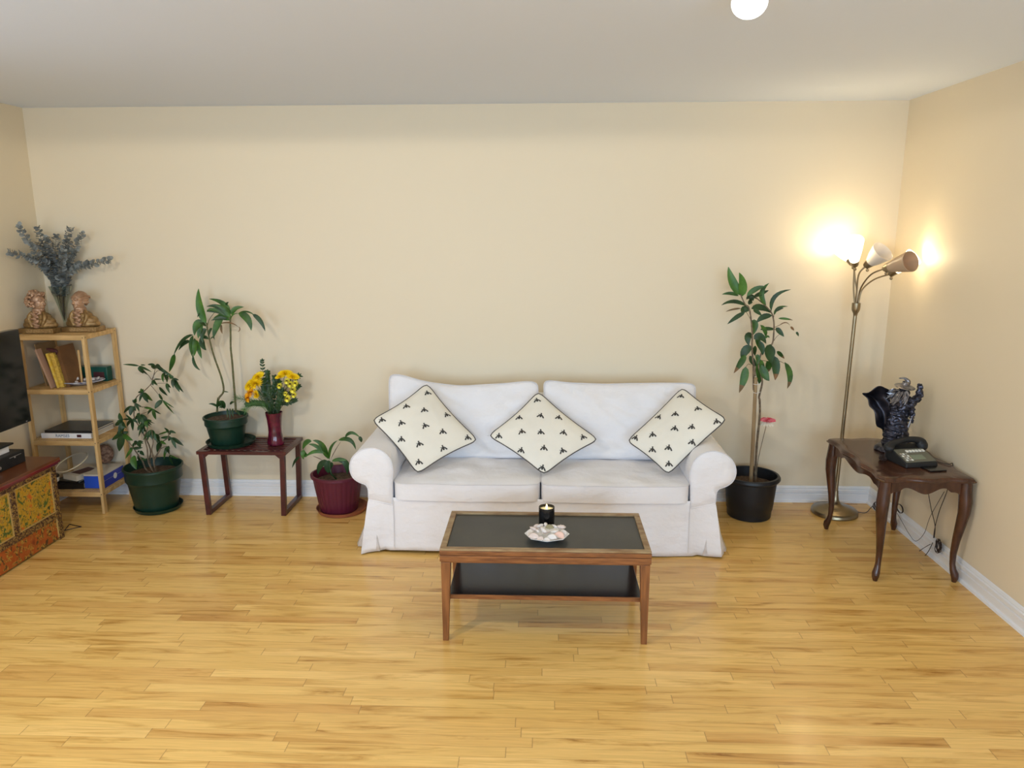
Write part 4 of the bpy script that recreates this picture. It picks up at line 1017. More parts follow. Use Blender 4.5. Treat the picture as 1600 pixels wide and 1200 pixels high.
def SP(lb, path, Y, *a, **k): sprig(lb, [mouth+Vector((random.uniform(-.02, .02), 0, 0))]+[K(x, y, Y) for x, y in path], *a, **k)
SP('tallest dark sprig rising above the left of the bouquet', [(850, 700), (740, 400), (720, 60)], -.2, .012, .024, M_LEAFD)
SP('bushy dark sprig beside the tallest one', [(870, 700), (830, 450), (820, 270)], -.22, .018, .026, M_LEAFD)
SP('dark leafy sprig filling the centre of the bouquet', [(930, 750), (950, 550), (960, 370)], -.22, .020, .028, M_LEAFD)
SP('dark leafy sprig left of the centre', [(850, 800), (760, 600), (740, 430)], -.24, .018, .028, M_LEAFD)
SP('leafy sprig at the upper right above the chrysanthemums', [(1050, 750), (1250, 450), (1390, 330)], -.19, .014, .030, M_LEAFD, every=2)
SP('thin sprig behind the right daisies', [(1050, 800), (1250, 650), (1400, 520)], -.18, .012, .024, M_LEAFD)
SP('low sprig spreading to the right over the vase rim', [(1050, 880), (1200, 840), (1330, 780)], -.22, .010, .026, M_LEAFD)
SP('short dark sprig under the daisies', [(1020, 850), (1080, 700), (1070, 600)], -.25, .022, .030, M_LEAFD)
SP('dark leafy sprig reaching left beneath the orange blooms', [(850, 900), (650, 840), (450, 850)], -.25, .022, .028, M_LEAFD)
SP('pale green sprig upright behind the daisies', [(1000, 850), (1050, 500), (1020, 420)], -.2, .012, .024, M_LEAF)
SP('feathery needle sprig reaching left over the green pot', [(800, 880), (500, 800), (260, 750)], -.26, .002, .045, M_LEAF, needle=True)
SP('feathery needle sprig hanging down to the left', [(780, 920), (520, 880), (400, 960)], -.28, .002, .045, M_LEAFL, needle=True)
SP('feathery needle sprig in the left middle of the bouquet', [(870, 900), (780, 780), (660, 640)], -.27, .003, .032, M_LEAFD, needle=True)
SP('feathery needle sprig standing in the front centre', [(920, 900), (880, 750), (860, 620)], -.27, .003, .032, M_LEAFD, needle=True)

# ------------------------------------------------------------------ floor lamp
FL = thing('floor_lamp', 'antique brass five arm floor lamp with cone shades in the right corner', 'lamp', (1.995, -.215, 0))
LB = Vector((1.995, -.215, 0))
MB().lathe([(0, 0), (.146, 0), (.150, .006), (.148, .022), (.140, .032), (.112, .040), (.108, .044), (.075, .052), (.040, .066), (.024, .092), (.017, .130), (.0145, .16), (0, .16)], LB, 48).build('base', M_BRASS, FL)
pt0 = LB+Vector((0, 0, .15)); col = P(1337, 485, -.215)
MB().tube([pt0, pt0.lerp(col, .5), col], .0118, 14).build('pole', M_BRASS, FL)
MB().lathe([(.012, -.035), (.014, -.02), (.024, .0), (.026, .012), (.026, .048), (.018, .050), (0, .050)], col, 24).build('collar', M_BRASS, FL)
Q = zp(1270, 330, .1417)
def shade(cup, mouth_, rc_, rm, m, lit, arm_pts, L0=.0):
    ax = (mouth_-cup); ln = ax.length
    a_ = MB().tube(bez(arm_pts+[cup-ax.normalized()*.01], 6), .0052, 10).build('arm', M_BRASS, FL)
    MB().lathe([(0, -.012), (.020, -.010), (.024, .0), (rc_+.002, .034), (rc_-.002, .036), (0, .030)], cup, 24, axis=ax).build('socket_cup', M_BRASS, FL)
    sh_o = MB().lathe([(rc_, .028), (rc_+(rm-rc_)*.5, ln*.52), (rm, ln), (rm-.003, ln), (rc_+(rm-rc_)*.5-.003, ln*.52), (rc_-.003, .030)], cup, 36, axis=ax).build('lamp_shade', m, FL)
    MB().ball(cup+ax.normalized()*.055, (.020, .020, .030), n=14, k=10).build('bulb', M_BULB if lit else M_WHITE, FL)
    s_ = cup+Vector((.0, -.012, -.030)); MB().ball(s_, (.010, .008, .010), n=12, k=8).build('switch_knob', M_BRASS, FL)
    if lit: point('bulb_light', cup+ax.normalized()*(ln*.7), lit, (1, .84, .52), .03)
c1 = col+Vector((-.010, 0, .045)); c2 = col+Vector((.0, 0, .045)); c3 = col+Vector((.010, 0, .045))
shade(Q(462, 585, -.235), Q(445, 330, -.34), .026, .062, M_SHADEON, 6, [c1, Q(450, 860, -.215), Q(455, 700, -.22)])
shade(Q(440, 570, -.18), Q(330, 400, -.12), .026, .062, M_SHADEON, 4, [c1+Vector((.004, .01, 0)), Q(485, 880, -.2), Q(465, 740, -.19)])
shade(Q(598, 596, -.27), Q(775, 440, -.36), .030, .070, M_SHADE, 0, [c2, Q(487, 850, -.22), Q(510, 690, -.24)])
shade(Q(805, 628, -.44), Q(1080, 552, -.60), .029, .062, M_SHADET, 0, [c3, Q(530, 850, -.24), Q(640, 700, -.32)])
shade(Q(860, 685, -.33), Q(1120, 500, -.42), .026, .056, M_SHADEON, 1.8, [c3+Vector((0, -.006, 0)), Q(545, 865, -.22), Q(680, 750, -.26)])

# ------------------------------------------------------------------ statuette on the side table
WC = Vector((2.085, -.72, tz)); WT = thing('wizard_statuette', 'dark pewter statuette of a bearded robed figure with a flared cloak and pointed hat', 'statuette', WC)
V = zp(1320, 580, .1417)
MB().lathe([(0, 0), (.085, 0), (.090, .006), (.086, .022), (.075, .030), (0, .030)], WC, 40, rmod=lambda a, z: 1+.05*math.sin(a*7)).build('plinth', M_PEWTER, WT)
bd = MB(); Yw = -.72
def wz(x, y, dy=0): return V(x, y, Yw+dy)
k_ = .1417*.00375
for x, y, rx, rz, dy in [(560,780,150,70,0),(560,700,135,90,0),(570,620,125,90,0),(580,540,118,90,0),(600,460,118,80,0),(610,390,110,70,0),(620,300,95,80,0),(640,240,75,60,0)]:
    bd.ball(wz(x, y, dy), (rx*k_, rx*k_*.75, rz*k_), n=24, k=14)
bd.ball(wz(655, 205), (50*k_, 46*k_, 56*k_)); bd.ball(wz(590, 225), (14*k_, 14*k_, 10*k_))
# arm raised to the right with wide sleeve, and the near arm across the chest
bd.tube([wz(650, 320), wz(760, 340, -.01), wz(820, 270, -.01), wz(830, 190, -.01)], [60*k_, 48*k_, 44*k_, 26*k_], 10)
bd.ball(wz(832, 175, -.01), (34*k_, 30*k_, 34*k_))
for i in range(4): bd.tube([wz(825, 185, -.01), wz(812+12*i, 150, -.012), wz(806+14*i, 140, -.03)], [12*k_, 11*k_, 8*k_], 6)
bd.tube([wz(600, 320, -.04), wz(610, 400, -.06), wz(740, 380, -.06)], [52*k_, 44*k_, 34*k_], 10)
bd.tube([wz(740, 380, -.06), wz(745, 480, -.05), wz(730, 575, -.05)], [34*k_, 26*k_, 16*k_], 10)
b_o = bd.build('body', M_PEWTER, WT); bake_sculpt(b_o, .0035, 2)
for v in b_o.data.vertices:   # carved drapery
    p = v.co; wv = mnoise.noise(Vector((p.x*26, p.y*26, p.z*34))); rg = math.sin(p.z*150+wv*9+p.x*60)
    n_ = Vector(v.normal); amt = .0042*rg if p.z < .36 else .0018*rg
    v.co = p+n_*amt
bear = MB()
for i in range(26):
    a_ = random.uniform(-1, 1); s0 = wz(640+a_*55+random.uniform(-10, 10), 235+random.uniform(-20, 30), -.05)
    e0 = wz(600+a_*110-30*random.random(), 330+random.uniform(-20, 60), -.07); mid = s0.lerp(e0, .5)+Vector((random.uniform(-.012, .012), -.008, random.uniform(-.008, .008)))
    bear.tube(bez([s0, mid, e0], 4), [.0045, .005, .005, .005, .0045, .004, .003, .002, .001], 6)
for i in range(16):
    s0 = wz(600+random.uniform(-30, 30), 200+random.uniform(0, 40), -.03); e0 = wz(450+random.uniform(0, 60), 200+8*i, -.04); mid = s0.lerp(e0, .5)+Vector((0, -.01, random.uniform(-.012, .012)))
    bear.tube(bez([s0, mid, e0], 4), [.004]*4+[.0045]+[.004, .003, .002, .001], 6)
bear.build('beard_and_hair', M_PEWTERL, WT)
clk = MB()
OUT = [(480,205),(400,165),(340,170),(250,230),(170,235),(230,290),(250,370),(310,430),(330,520),(345,600),(400,630),(420,680)]
INN = [(560,240),(545,260),(530,280),(510,300),(500,330),(495,370),(500,420),(500,470),(490,520),(480,570),(470,620),(460,690)]
oo = bez([wz(x, y, .03-.03*math.sin(i)) for i, (x, y) in enumerate(OUT)], 4); ii = bez([wz(x, y, .02) for x, y in INN], 4)
def cf(u, v):
    i = v*(len(oo)-1); a = int(min(i, len(oo)-2)); q = i-a
    p, r_ = ii[a].lerp(ii[a+1], q), oo[a].lerp(oo[a+1], q)
    return p.lerp(r_, u)+Vector((0, .022*math.sin(u*PI*1.3)+.010*math.sin(u*7+v*9), 0))
clk.grid(cf, 14, 40)
clk.build('cloak', M_CLOAK, WT, solid=.004, angle=180)
hat = MB()
hc = wz(665, 165); axh = (wz(700, 100)-hc).normalized()
hat.lathe([(.0, .004), (.040, .0), (.060, -.006), (.062, -.003), (.040, .006), (.026, .010), (.020, .024)], hc, 28, axis=(.15, -.15, 1), rmod=lambda a, z: 1+.12*math.sin(2*a))
hat.tube(bez([hc+Vector((.0, 0, .012)), wz(700, 115), wz(660, 80), wz(595, 78)], 5), [.024, .022, .020, .018, .016, .014, .012, .010, .009, .008, .007, .006, .005, .004, .003, .001], 12)
hat.build('pointed_hat', M_PEWTERL, WT)
MB().tube([wz(770, 455, -.055), wz(735, 520, -.055), wz(700, 620, -.055)], .0055, 8).build('wand', M_PEWTERL, WT)

# ------------------------------------------------------------------ telephone
TC = Vector((2.085, -.955, tz)); TP = thing('telephone', 'black corded desk telephone with grey keypad on the mahogany side table', 'telephone', TC)
rz = R(12); ux = Vector((math.cos(rz), math.sin(rz), 0)); uy = Vector((-math.sin(rz), math.cos(rz), 0))
def tp(x, y, z): return TC+ux*x+uy*y+Vector((0, 0, z))
w2 = .100
MB().hexa([tp(-w2, -.10, 0), tp(w2, -.10, 0), tp(w2, .09, 0), tp(-w2, .09, 0)], [tp(-w2+.004, -.095, .026), tp(w2-.004, -.095, .026), tp(w2-.004, .088, .085), tp(-w2+.004, .088, .085)]).build('housing', M_MBLACK, TP, bevel=.006, seg=3)
def slab(x0_, x1_, y0_, y1_, up, th):
    def zs(y): return .026+(y+.095)/.183*.059+up
    return [tp(x0_, y0_, zs(y0_)), tp(x1_, y0_, zs(y0_)), tp(x1_, y1_, zs(y1_)), tp(x0_, y1_, zs(y1_))], [tp(x0_, y0_, zs(y0_)+th), tp(x1_, y0_, zs(y0_)+th), tp(x1_, y1_, zs(y1_)+th), tp(x0_, y1_, zs(y1_)+th)]
kp = MB().hexa(*slab(-.090, .092, -.088, .030, 0, .004)).build('keypad', M_GREYP, TP, bevel=.001)
MB().hexa(*slab(-.032, .045, -.070, -.030, .004, .001)).build('display', M_LCD, TP)
for r_ in range(4):
    for c_ in range(3):
        MB().hexa(*slab(-.082+.016*c_, -.082+.016*c_+.011, -.078+.018*r_, -.078+.018*r_+.011, .004, .003)).build('key', M_KEY if (r_+c_) % 2 == 0 else M_SILVER, TP)
for c_ in range(6): MB().hexa(*slab(-.030+.020*c_, -.030+.020*c_+.014, -.004, .012, .004, .004)).build('key', M_KEY, TP)
hs = MB(); zz = .084
hs.tube(bez([tp(-.115, .055, zz-.012), tp(-.085, .058, zz+.008), tp(0, .062, zz+.030), tp(.085, .058, zz+.024), tp(.118, .055, zz+.006)], 6), [.016+.006*abs(math.cos(PI*i/24)) for i in range(25)], 14)
hs.lathe([(0, -.016), (.022, -.016), (.028, -.008), (.028, .012), (.018, .022), (0, .024)], tp(-.100, .052, zz-.014), 24); hs.lathe([(0, -.024), (.026, -.024), (.032, -.014), (.032, .010), (.022, .024), (0, .026)], tp(.105, .052, zz-.004), 24)
ho = hs.build('handset', M_MBLACK, TP); bake_sculpt(ho, .004, 6)
cl = []; pathc = bez([tp(-.110, .055, .080), tp(-.125, .05, .03), tp(-.130, .03, .014), tp(-.150, .055, .014), tp(-.120, .085, .014), tp(-.05, .098, .014)], 40)
for i, p in enumerate(pathc):
    a_ = i*.9; cl.append(p+Vector((0, math.cos(a_)*.006, math.sin(a_)*.006)))
MB().tube(cl, .0022, 5).build('coiled_cord', M_CORD, TP)
# small dark tray/pad under the phone's right
nb = MB().obox(Vector((2.15, -1.085, tz+.004)), ux*.050, uy*.040, Vector((0, 0, .004)))
tag(nb.build('address_book', M_BLACK, bevel=.002, origin=(2.15, -1.085, tz)), 'thin black booklet lying half under the telephone', 'booklet')

# cords from the phone, over the table edge and bundled by the baseboard
def cord(name, label, pts, r=.0022, m=None, loops=None):
    mb = MB().tube(bez(pts, 8), r, 6)
    return mb
W_ = zp(1270, 640, .24167); Wy = lambda x, y, X: None
def PX(x, y, X):
    d = _fwd + RT*((x-800)/F_PX) - UP*((y-600)/F_PX); return CAM+d*((X-CAM.x)/d.x)
def wx(x, y, X=2.286): return PX(1270+x*.24167, 640+y*.24167, X)
mb = MB()
mb.tube(bez([tp(.09, .06, .02), Vector((2.22, -.93, tz+.004)), Vector((2.27, -1.0, tz+.005)), Vector((2.306, -.98, tz+.004)), Vector((2.309, -.98, tz-.03)), wx(868, 525, 2.30), wx(820, 650, 2.30), wx(790, 760, 2.30), wx(780, 830, 2.295)], 8), .0022, 6)
mb.tube(bez([wx(740, 500, 2.295), wx(765, 640, 2.298), wx(790, 750, 2.296), wx(785, 830, 2.292)], 8), .0022, 6)
for i in range(9):
    c_ = wx(800+3*i, 880, 2.284-.001*i); lp = []
    for q in range(20):
        a_ = 2*PI*q/20; lp.append(c_+Vector((.004*math.sin(a_*2+i), (.022+.004*math.sin(i*3))*math.cos(a_)+.003*i-.012, (.034+.005*math.cos(i*2))*math.sin(a_))))
    rot = Matrix.Rotation(.35*math.sin(i*1.9), 3, 'X'); lp = [c_+rot @ (q-c_) for q in lp]
    mb.tube(lp, .0021, 5, closed=True)
mb.tube(bez([wx(760, 870, 2.28), wx(710, 900, 2.27), wx(670, 935, 2.27), wx(700, 965, 2.27), wx(745, 920, 2.275), wx(775, 860, 2.28)], 6), .0021, 6)
tag(mb.build('cable_bundle', M_CORD, origin=(2.29, -1.0, .2)), 'dark cables hanging behind the side table and bundled above the baseboard', 'cable')
mb = MB()
mb.tube(bez([LB+Vector((.14, .02, .006)), Vector((2.20, -.22, .006)), wx(370, 640, 2.25), wx(390, 620, 2.27)], 6), .0024, 6)
for i in range(4):
    c_ = wx(412+i*3, 630, 2.272-.002*i)
    mb.tube([c_+Vector((.004*math.sin(3*a_+i), .050*math.cos(a_), .030*math.sin(a_))) for a_ in [2*PI*q/24 for q in range(24)]], .0024, 5, closed=True)
mb.tube(bez([wx(410, 600, 2.28), wx(440, 530, 2.298), wx(452, 480, 2.300), Vector((2.306, -.66, .45))], 6), .0022, 6)
tag(mb.build('lamp_cord', M_CORD, origin=(2.27, -.4, .05)), 'dark lamp cord coiled on the floor beside the brass lamp base', 'cord')
mb = MB()
for i in range(4):
    c_ = wx(560+i*2, 640, 2.284-.002*i); mb.tube([c_+Vector((0, .040*math.cos(a_), .026*math.sin(a_))) for a_ in [2*PI*q/24 for q in range(24)]], .0016, 5, closed=True)
mb.tube(bez([wx(545, 670, 2.282), wx(580, 730, 2.28), wx(620, 800, 2.27), wx(665, 850, 2.27), wx(720, 800, 2.285), wx(760, 690, 2.30), wx(850, 530, 2.303)], 6), .0014, 6)
tag(mb.build('thin_cable', M_CORD, origin=(2.28, -.6, .1)), 'thin grey cable looped behind the rear leg of the side table', 'cord')

# ------------------------------------------------------------------ pine shelf unit
SU = thing('shelf_unit', 'narrow raw pine shelf unit with four slatted shelves in the left corner', 'shelf', (-3.19, -.22, 0))
sx0, sx1, sy0, sy1 = -3.412, -2.962, -.405, -.032
for (a, b) in (((sx0, sy0), (sx0+.018, sy0+.036)), ((sx1-.018, sy0), (sx1, sy0+.036)), ((sx0, sy1-.036), (sx0+.018, sy1)), ((sx1-.018, sy1-.036), (sx1, sy1))):
    MB().box((a[0], a[1], 0), (b[0], b[1], 1.226)).build('post', M_PINEZ, SU, bevel=.002)
LV = (.154, .514, .864, 1.225)
for z_ in LV:
    mb = MB()
    xa, xb = sx0+.018, sx1-.018
    mb.box((xa, sy0+.001, z_-.033), (xb, sy0+.016, z_-.001)); mb.box((xa, sy1-.016, z_-.033), (xb, sy1-.001, z_-.001))
    n_ = 22
    for i in range(n_):
        a_ = xa+(xb-xa)*i/n_; mb.box((a_+.0025, sy0+.016, z_-.010), (a_+(xb-xa)/n_-.0025, sy1-.016, z_))
    mb.box((xa, sy0+.016, z_-.030), (xa+.014, sy1-.016, z_-.010)); mb.box((xb-.014, sy0+.016, z_-.030), (xb, sy1-.016, z_-.010))
    # side rails between the posts
    mb.box((sx1-.016, sy0+.036, z_-.030), (sx1-.001, sy1-.036, z_)); mb.box((sx0+.001, sy0+.036, z_-.030), (sx0+.016, sy1-.036, z_))
    so = mb.build('shelf', M_PINEX, SU, bevel=.0012, seg=1)
    sc_ = MB()
    for y_ in (sy0+.018, sy1-.018): sc_.lathe([(0, 0), (.0035, .0), (.003, .001), (0, .001)], Vector((sx1, y_, z_-.016)), 10, axis=(1, 0, 0))
    sc_.lathe([(0, 0), (.0035, .0), (.003, .001), (0, .001)], Vector((sx1-.009, sy0, z_-.016)), 10, axis=(0, -1, 0))
    sc_.build('screw', M_MBLACK, SU)

# --- bronze busts
def bust(label, c, face, curly, wdt):
    c = Vector(c); t = thing('bronze_bust', label, 'bust', c)
    d = Vector((face, -.22 if curly else -1.0, 0)).normalized(); sd = Vector((-d.y, d.x, 0))
    hw = wdt/2
    MB().box((c.x-hw, c.y-.058, c.z), (c.x+hw, c.y+.058, c.z+.034)).build('plinth', M_BRONZE, t, bevel=.004)
    MB().box((c.x-hw*.5, c.y-.0605, c.z+.006), (c.x+hw*.92, c.y-.0575, c.z+.028)).build('name_plate', M_PLAQUE, t)
    q = MB(); z0 = c.z+.034; hx = c.x+(.004 if face > 0 else -.004)
    q.ball((c.x, c.y+.004, z0+.016), (hw*.99, .052, .046), n=28, k=14); q.ball((c.x, c.y+.004, z0+.042), (hw*.90, .049, .042), n=28, k=14)
    q.ball((hx, c.y+.004, z0+.070), (hw*.66, .045, .038)); q.tube([(hx, c.y+.004, z0+.06), (hx, c.y+.002, z0+.125)], [.040, .034], 12)
    for s_ in (-1, 1):
        q.tube(bez([Vector((hx+s_*.036, c.y-.018, z0+.108)), Vector((hx+s_*.054, c.y-.030, z0+.066)), Vector((hx+s_*.030, c.y-.044, z0+.006))], 4), [.008, .010, .012, .014, .014, .013, .012, .010, .008], 8)
    for v in q.v:
        if v.z < z0: v.z = z0
    o = q.build('coat', M_BRONZE, t); bake_sculpt(o, .0032, 2)
    cr = MB()
    for i in range(10): cr.ball((hx+.012*math.sin(i*2.2), c.y-.046-.003*(i % 2), z0+.008+.011*i), (.021, .011, .008), n=10, k=6)
    cr.tube([(hx, c.y-.006, z0+.090), (hx, c.y-.006, z0+.128)], [.037, .036], 14)
    o = cr.build('cravat', M_BRONZEF, t); bake_sculpt(o, .0028, 1)
    K_ = 1.26
    hc = Vector((hx+d.x*.004, c.y-.006, z0+.170)); Rm = Matrix((sd, d, Vector((0, 0, 1)))).transposed()
    L_ = lambda x, y, z: hc+Rm @ Vector((x*K_, y*K_, z*K_))
    def bl(mb, p, r, **k): mb.ball(p, tuple(q_*K_ for q_ in (r if isinstance(r, tuple) else (r,)*3)), R=Rm, **k)
    def tb(mb, p, r): mb.tube(p, [q_*K_ for q_ in (r if isinstance(r, list) else [r]*len(p))], 8)
    hd = MB()
    bl(hd, L_(0, -.008, .012), (.033, .041, .036), n=20, k=14); bl(hd, L_(0, .005, -.010), (.028, .030, .040), n=20, k=14)
    bl(hd, L_(0, .019, -.040), (.014, .013, .011), n=12, k=8)
    tb(hd, [L_(0, .030, .008), L_(0, .043, -.011), L_(0, .032, -.016)], [.005, .0068, .006])
    tb(hd, [L_(-.021, .027, .012), L_(-.010, .034, .012), L_(-.002, .033, .008)], [.004, .005, .004]); tb(hd, [L_(.021, .027, .012), L_(.010, .034, .012), L_(.002, .033, .008)], [.004, .005, .004])
    tb(hd, [L_(-.010, .030, -.026), L_(0, .035, -.025), L_(.010, .030, -.026)], .0032); tb(hd, [L_(-.008, .030, -.031), L_(0, .034, -.032), L_(.008, .030, -.031)], .0030)
    for s_ in (-1, 1):
        bl(hd, L_(s_*.012, .027, .003), .0052, n=10, k=8); bl(hd, L_(s_*.030, -.004, -.004), (.004, .009, .013), n=10, k=8)
        bl(hd, L_(s_*.016, .020, -.014), (.010, .010, .010), n=10, k=8)
    hd.tube([L_(0, -.006, -.03), Vector((hx, c.y, z0+.10))], [.030, .034], 12)
    o = hd.build('head', M_BRONZEF, t); bake_sculpt(o, .0024, 1)
    hr = MB()
    if curly:
        for i in range(90):
            a_ = PI+random.uniform(-2.0, 2.0); el = random.uniform(-.75, 1.4); rr = random.uniform(.038, .050)
            p = L_(math.sin(a_)*math.cos(el)*rr, math.cos(a_)*math.cos(el)*rr*1.05-.010, .008+math.sin(el)*rr)
            q_ = Vector((random.uniform(-1, 1), random.uniform(-1, 1), random.uniform(-1, 1))).normalized()*.012
            hr.tube([p-q_, p+Vector((0, 0, .004)), p+q_], [.006, .0105, .005], 6)
        for i in range(26):
            p = L_(random.uniform(-.026, .026), random.uniform(-.01, .026), .046-abs(random.uniform(-.012, .008)))
            q_ = Vector((random.uniform(-1, 1), random.uniform(-1, 1), random.uniform(-.6, .6))).normalized()*.012
            hr.tube([p-q_, p+Vector((0, 0, .006)), p+q_], [.005, .009, .004], 6)
    else:
        bl(hr, L_(0, -.013, .014), (.0355, .041, .038), n=18, k=12)
        for i in range(11):
            x_ = -.034+.0068*i; tb(hr, [L_(x_*.75, .024, .036-abs(x_)*.5), L_(x_*1.0, -.006, .050-abs(x_)*.6), L_(x_*1.0, -.038, .032-abs(x_)*.3), L_(x_*.8, -.048, .012)], [.003, .0045, .005, .004])
        for s_ in (-1, 1):
            for z_ in (.004, -.010): tb(hr, [L_(s_*.033, .010, z_), L_(s_*.0365, -.010, z_+.002), L_(s_*.031, -.032, z_)], [.005, .0075, .005])
        bl(hr, L_(0, -.044, -.014), (.012, .010, .016), n=10, k=8)
    o = hr.build('hair', M_BRONZEF, t); bake_sculpt(o, .0026, 0)
bust('bronze bust of a man with wild curly hair, facing right on the shelf top', (-3.322, -.285, 1.225), 1.0, True, .235)
bust('bronze bust of a man with swept back hair and cravat, right of the curly one', (-3.085, -.200, 1.225), -.22, False, .235)

# glass vase and eucalyptus
EV = Vector((-3.275, -.100, 1.225))
ev = MB().lathe([(0, 0), (.035, 0), (.036, .004), (.014, .012), (.010, .05), (.018, .10), (.034, .17), (.055, .245), (.072, .295), (.070, .295), (.052, .245), (.031, .17), (.015, .10), (.007, .055), (0, .05)], EV, 40)
tag(ev.build('glass_vase', M_GLASS, origin=EV), 'slender flared clear glass vase behind the two bronze busts', 'vase')
Z = zp(0, 330, .18333)
eb = EV+Vector((0, 0, .06))
dirs = ['reaching up to the far left', 'rising left with its tip near the corner', 'rising steeply left of the centre', 'rising right of the centre', 'at the upper right with a bent tip', 'stretching out low to the right', 'stretching out low to the left', 'short and bushy in the middle front', 'short and upright in the middle', 'leaning right of the middle', 'short and leaning left', 'tall and upright behind the middle', 'short and following the low right one', 'half hidden left of the middle', 'half hidden right of the middle']
EB = [((350,420),(150,115)),((420,420),(310,130)),((440,420),(400,220)),((540,380),(600,135)),((590,430),(705,180)),((590,520),(950,410)),((390,450),(60,345)),((520,560),(540,330)),((480,620),(440,350)),((540,560),(650,330)),((460,560),(250,400)),((470,450),(480,200)),((560,500),(800,440)),((430,480),(330,260)),((500,500),(590,250))]
for bi, (m1, tp_) in enumerate(EB):
    dy0 = [0, .02, -.02, .02, .0, -.03, -.03, -.04, -.01, .0, -.02, .03, -.01, .02, .03][bi]
    yt = -.14+dy0*2 if bi not in (0, 6) else -.40; pts = bez([eb, EV+Vector((random.uniform(-.02, .02), random.uniform(-.02, .02), .25)), Z(*m1, -.12+dy0 if bi not in (0, 6) else -.20), Z(*tp_, yt)], 8)
    t = thing('eucalyptus_branch', 'grey eucalyptus branch %s in the glass vase' % dirs[bi], 'branch', eb, 'eucalyptus branches in the glass vase')
    MB().tube(pts, [.0022*(1-.6*i/len(pts)) for i in range(len(pts))], 5).build('stem', M_EUCSTEM, t)
    mb = MB(); n_ = len(pts)
    tot = 0; acc = 0
    for i in range(8, n_):
        for kk in range(2):
            p = pts[i-1].lerp(pts[i], kk/2); d = (pts[i]-pts[i-1]).normalized(); fr_ = i/n_; rad = (.0205-.007*max(0, fr_-.5)*2)*random.uniform(.85, 1.15)
            a0 = random.random()*PI
            for s_ in (0, PI):
                o1 = d.orthogonal().normalized(); o1 = Matrix.Rotation(a0+s_, 3, d) @ o1
                ax_ = (o1+d*.5).normalized(); nn = (d-ax_*.4).normalized(); sd = ax_.cross(nn).normalized(); cen = p+ax_*rad*1.05
                vs = [cen+(ax_*math.cos(a_)+sd*math.sin(a_))*rad+nn*.003*math.cos(2*a_) for a_ in [2*PI*q/10 for q in range(10)]]
                mb.add([cen-nn*.002]+vs, [(0, 1+q, 1+(q+1) % 10) for q in range(10)])
    mb.build('leaves', M_EUC, t, angle=180)

# --- things on the upper shelf
zs = .864
def leaning(name, label, cat, x, y, w_, d_, h_, lean, m, m2=None, rot=0, z=zs, group=None):
    """thin upright slab leaning in x by `lean`"""
    o_ = Vector((x, y, z+.0006)); up = Vector((-lean, 0, 1)).normalized(); rt_ = Vector((1, 0, lean)).normalized(); dp = Vector((0, 1, 0))
    mb = MB().obox(o_+up*h_/2+rt_*w_/2+dp*d_/2, rt_*w_/2, dp*d_/2, up*h_/2)
    mb.m = [0]*6
    if m2: mb.m[4] = 0; mb.m[1] = 1
    o = mb.build(name, [m]+([m2] if m2 else []), origin=o_, smooth=False); return tag(o, label, cat, group)
leaning('shadow_sheet', 'large brown sheet standing in for the shadow behind the books at the left of the upper shelf', 'board', -3.335, -.29, .006, .20, .285, .16, M_SHADOW)  # slab takes the place of the wood-coloured shadow behind the books
leaning('wooden_ruler', 'narrow pinkish wooden board leaning left of the yellow books', 'board', -3.245, -.375, .012, .05, .27, .30, M_PINKB)
leaning('yellow_book', 'thin plain yellow book beside the narrow pinkish board', 'book', -3.215, -.355, .014, .14, .235, .22, M_BOOKY, M_PAPER, group='yellow books on the upper shelf')
leaning('yellow_magazine', 'yellow printed magazine leaning right of the plain yellow book', 'book', -3.197, -.345, .024, .14, .235, .20, M_BOOKYP, M_PAPER, group='yellow books on the upper shelf')
leaning('brown_book', 'tall dark brown book leaning right of the yellow magazine', 'book', -3.165, -.33, .024, .16, .275, .18, M_BROWN, M_PAPER)
t = tag(MB().tube([Vector((-3.110, -.25, zs+.006)), Vector((-3.108, -.25, zs+.24))], [.006, .008], 10).build('wooden_stick', M_PINE, origin=(-3.11, -.25, zs)), 'pale wooden stick standing upright beside the brown book', 'stick')
bn = MB().tube(bez([Vector((-3.262, -.345, zs+.262)), Vector((-3.23, -.345, zs+.255)), Vector((-3.195, -.345, zs+.244)), Vector((-3.20, -.345, zs+.225))], 4), [.003, .008, .010, .012, .014, .014, .013, .012, .010, .008, .006, .005, .004], 8)
tag(bn.build('folded_cloth', M_MAROON, origin=(-3.23, -.345, zs+.23)), 'small dark crumpled cloth lying on top of the yellow books', 'cloth')
t = thing('green_box', 'long dark green box with a maroon panel at the back of the upper shelf', 'box', (-3.14, -.10, zs))
MB().box((-3.285, -.125, zs+.001), (-3.005, -.060, zs+.100)).build('case', M_GREENBOX, t, bevel=.003)
MB().box((-3.10, -.1275, zs+.018), (-3.025, -.1245, zs+.066)).build('panel', M_MAROON, t)
dc = Vector((-3.115, -.235, zs))
dm = MB().lathe([(0, .001), (.05, .001), (.06, .004), (.11, .018), (.128, .027), (.126, .030), (.106, .022), (.055, .008), (0, .006)], dc, 48)
for v in dm.v: v.y = dc.y+(v.y-dc.y)*.72; v.x = dc.x+(v.x-dc.x)*1.08
for v in dm.v:
    dx, dy = v.x-dc.x, v.y-dc.y; v.x = dc.x+dx*math.cos(.45)-dy*math.sin(.45); v.y = dc.y+dx*math.sin(.45)+dy*math.cos(.45)
tag(dm.build('oval_dish', M_BLUEWHITE, origin=dc), 'oval white dish with blue pattern holding shells on the upper shelf', 'dish')
it = []; lb = []
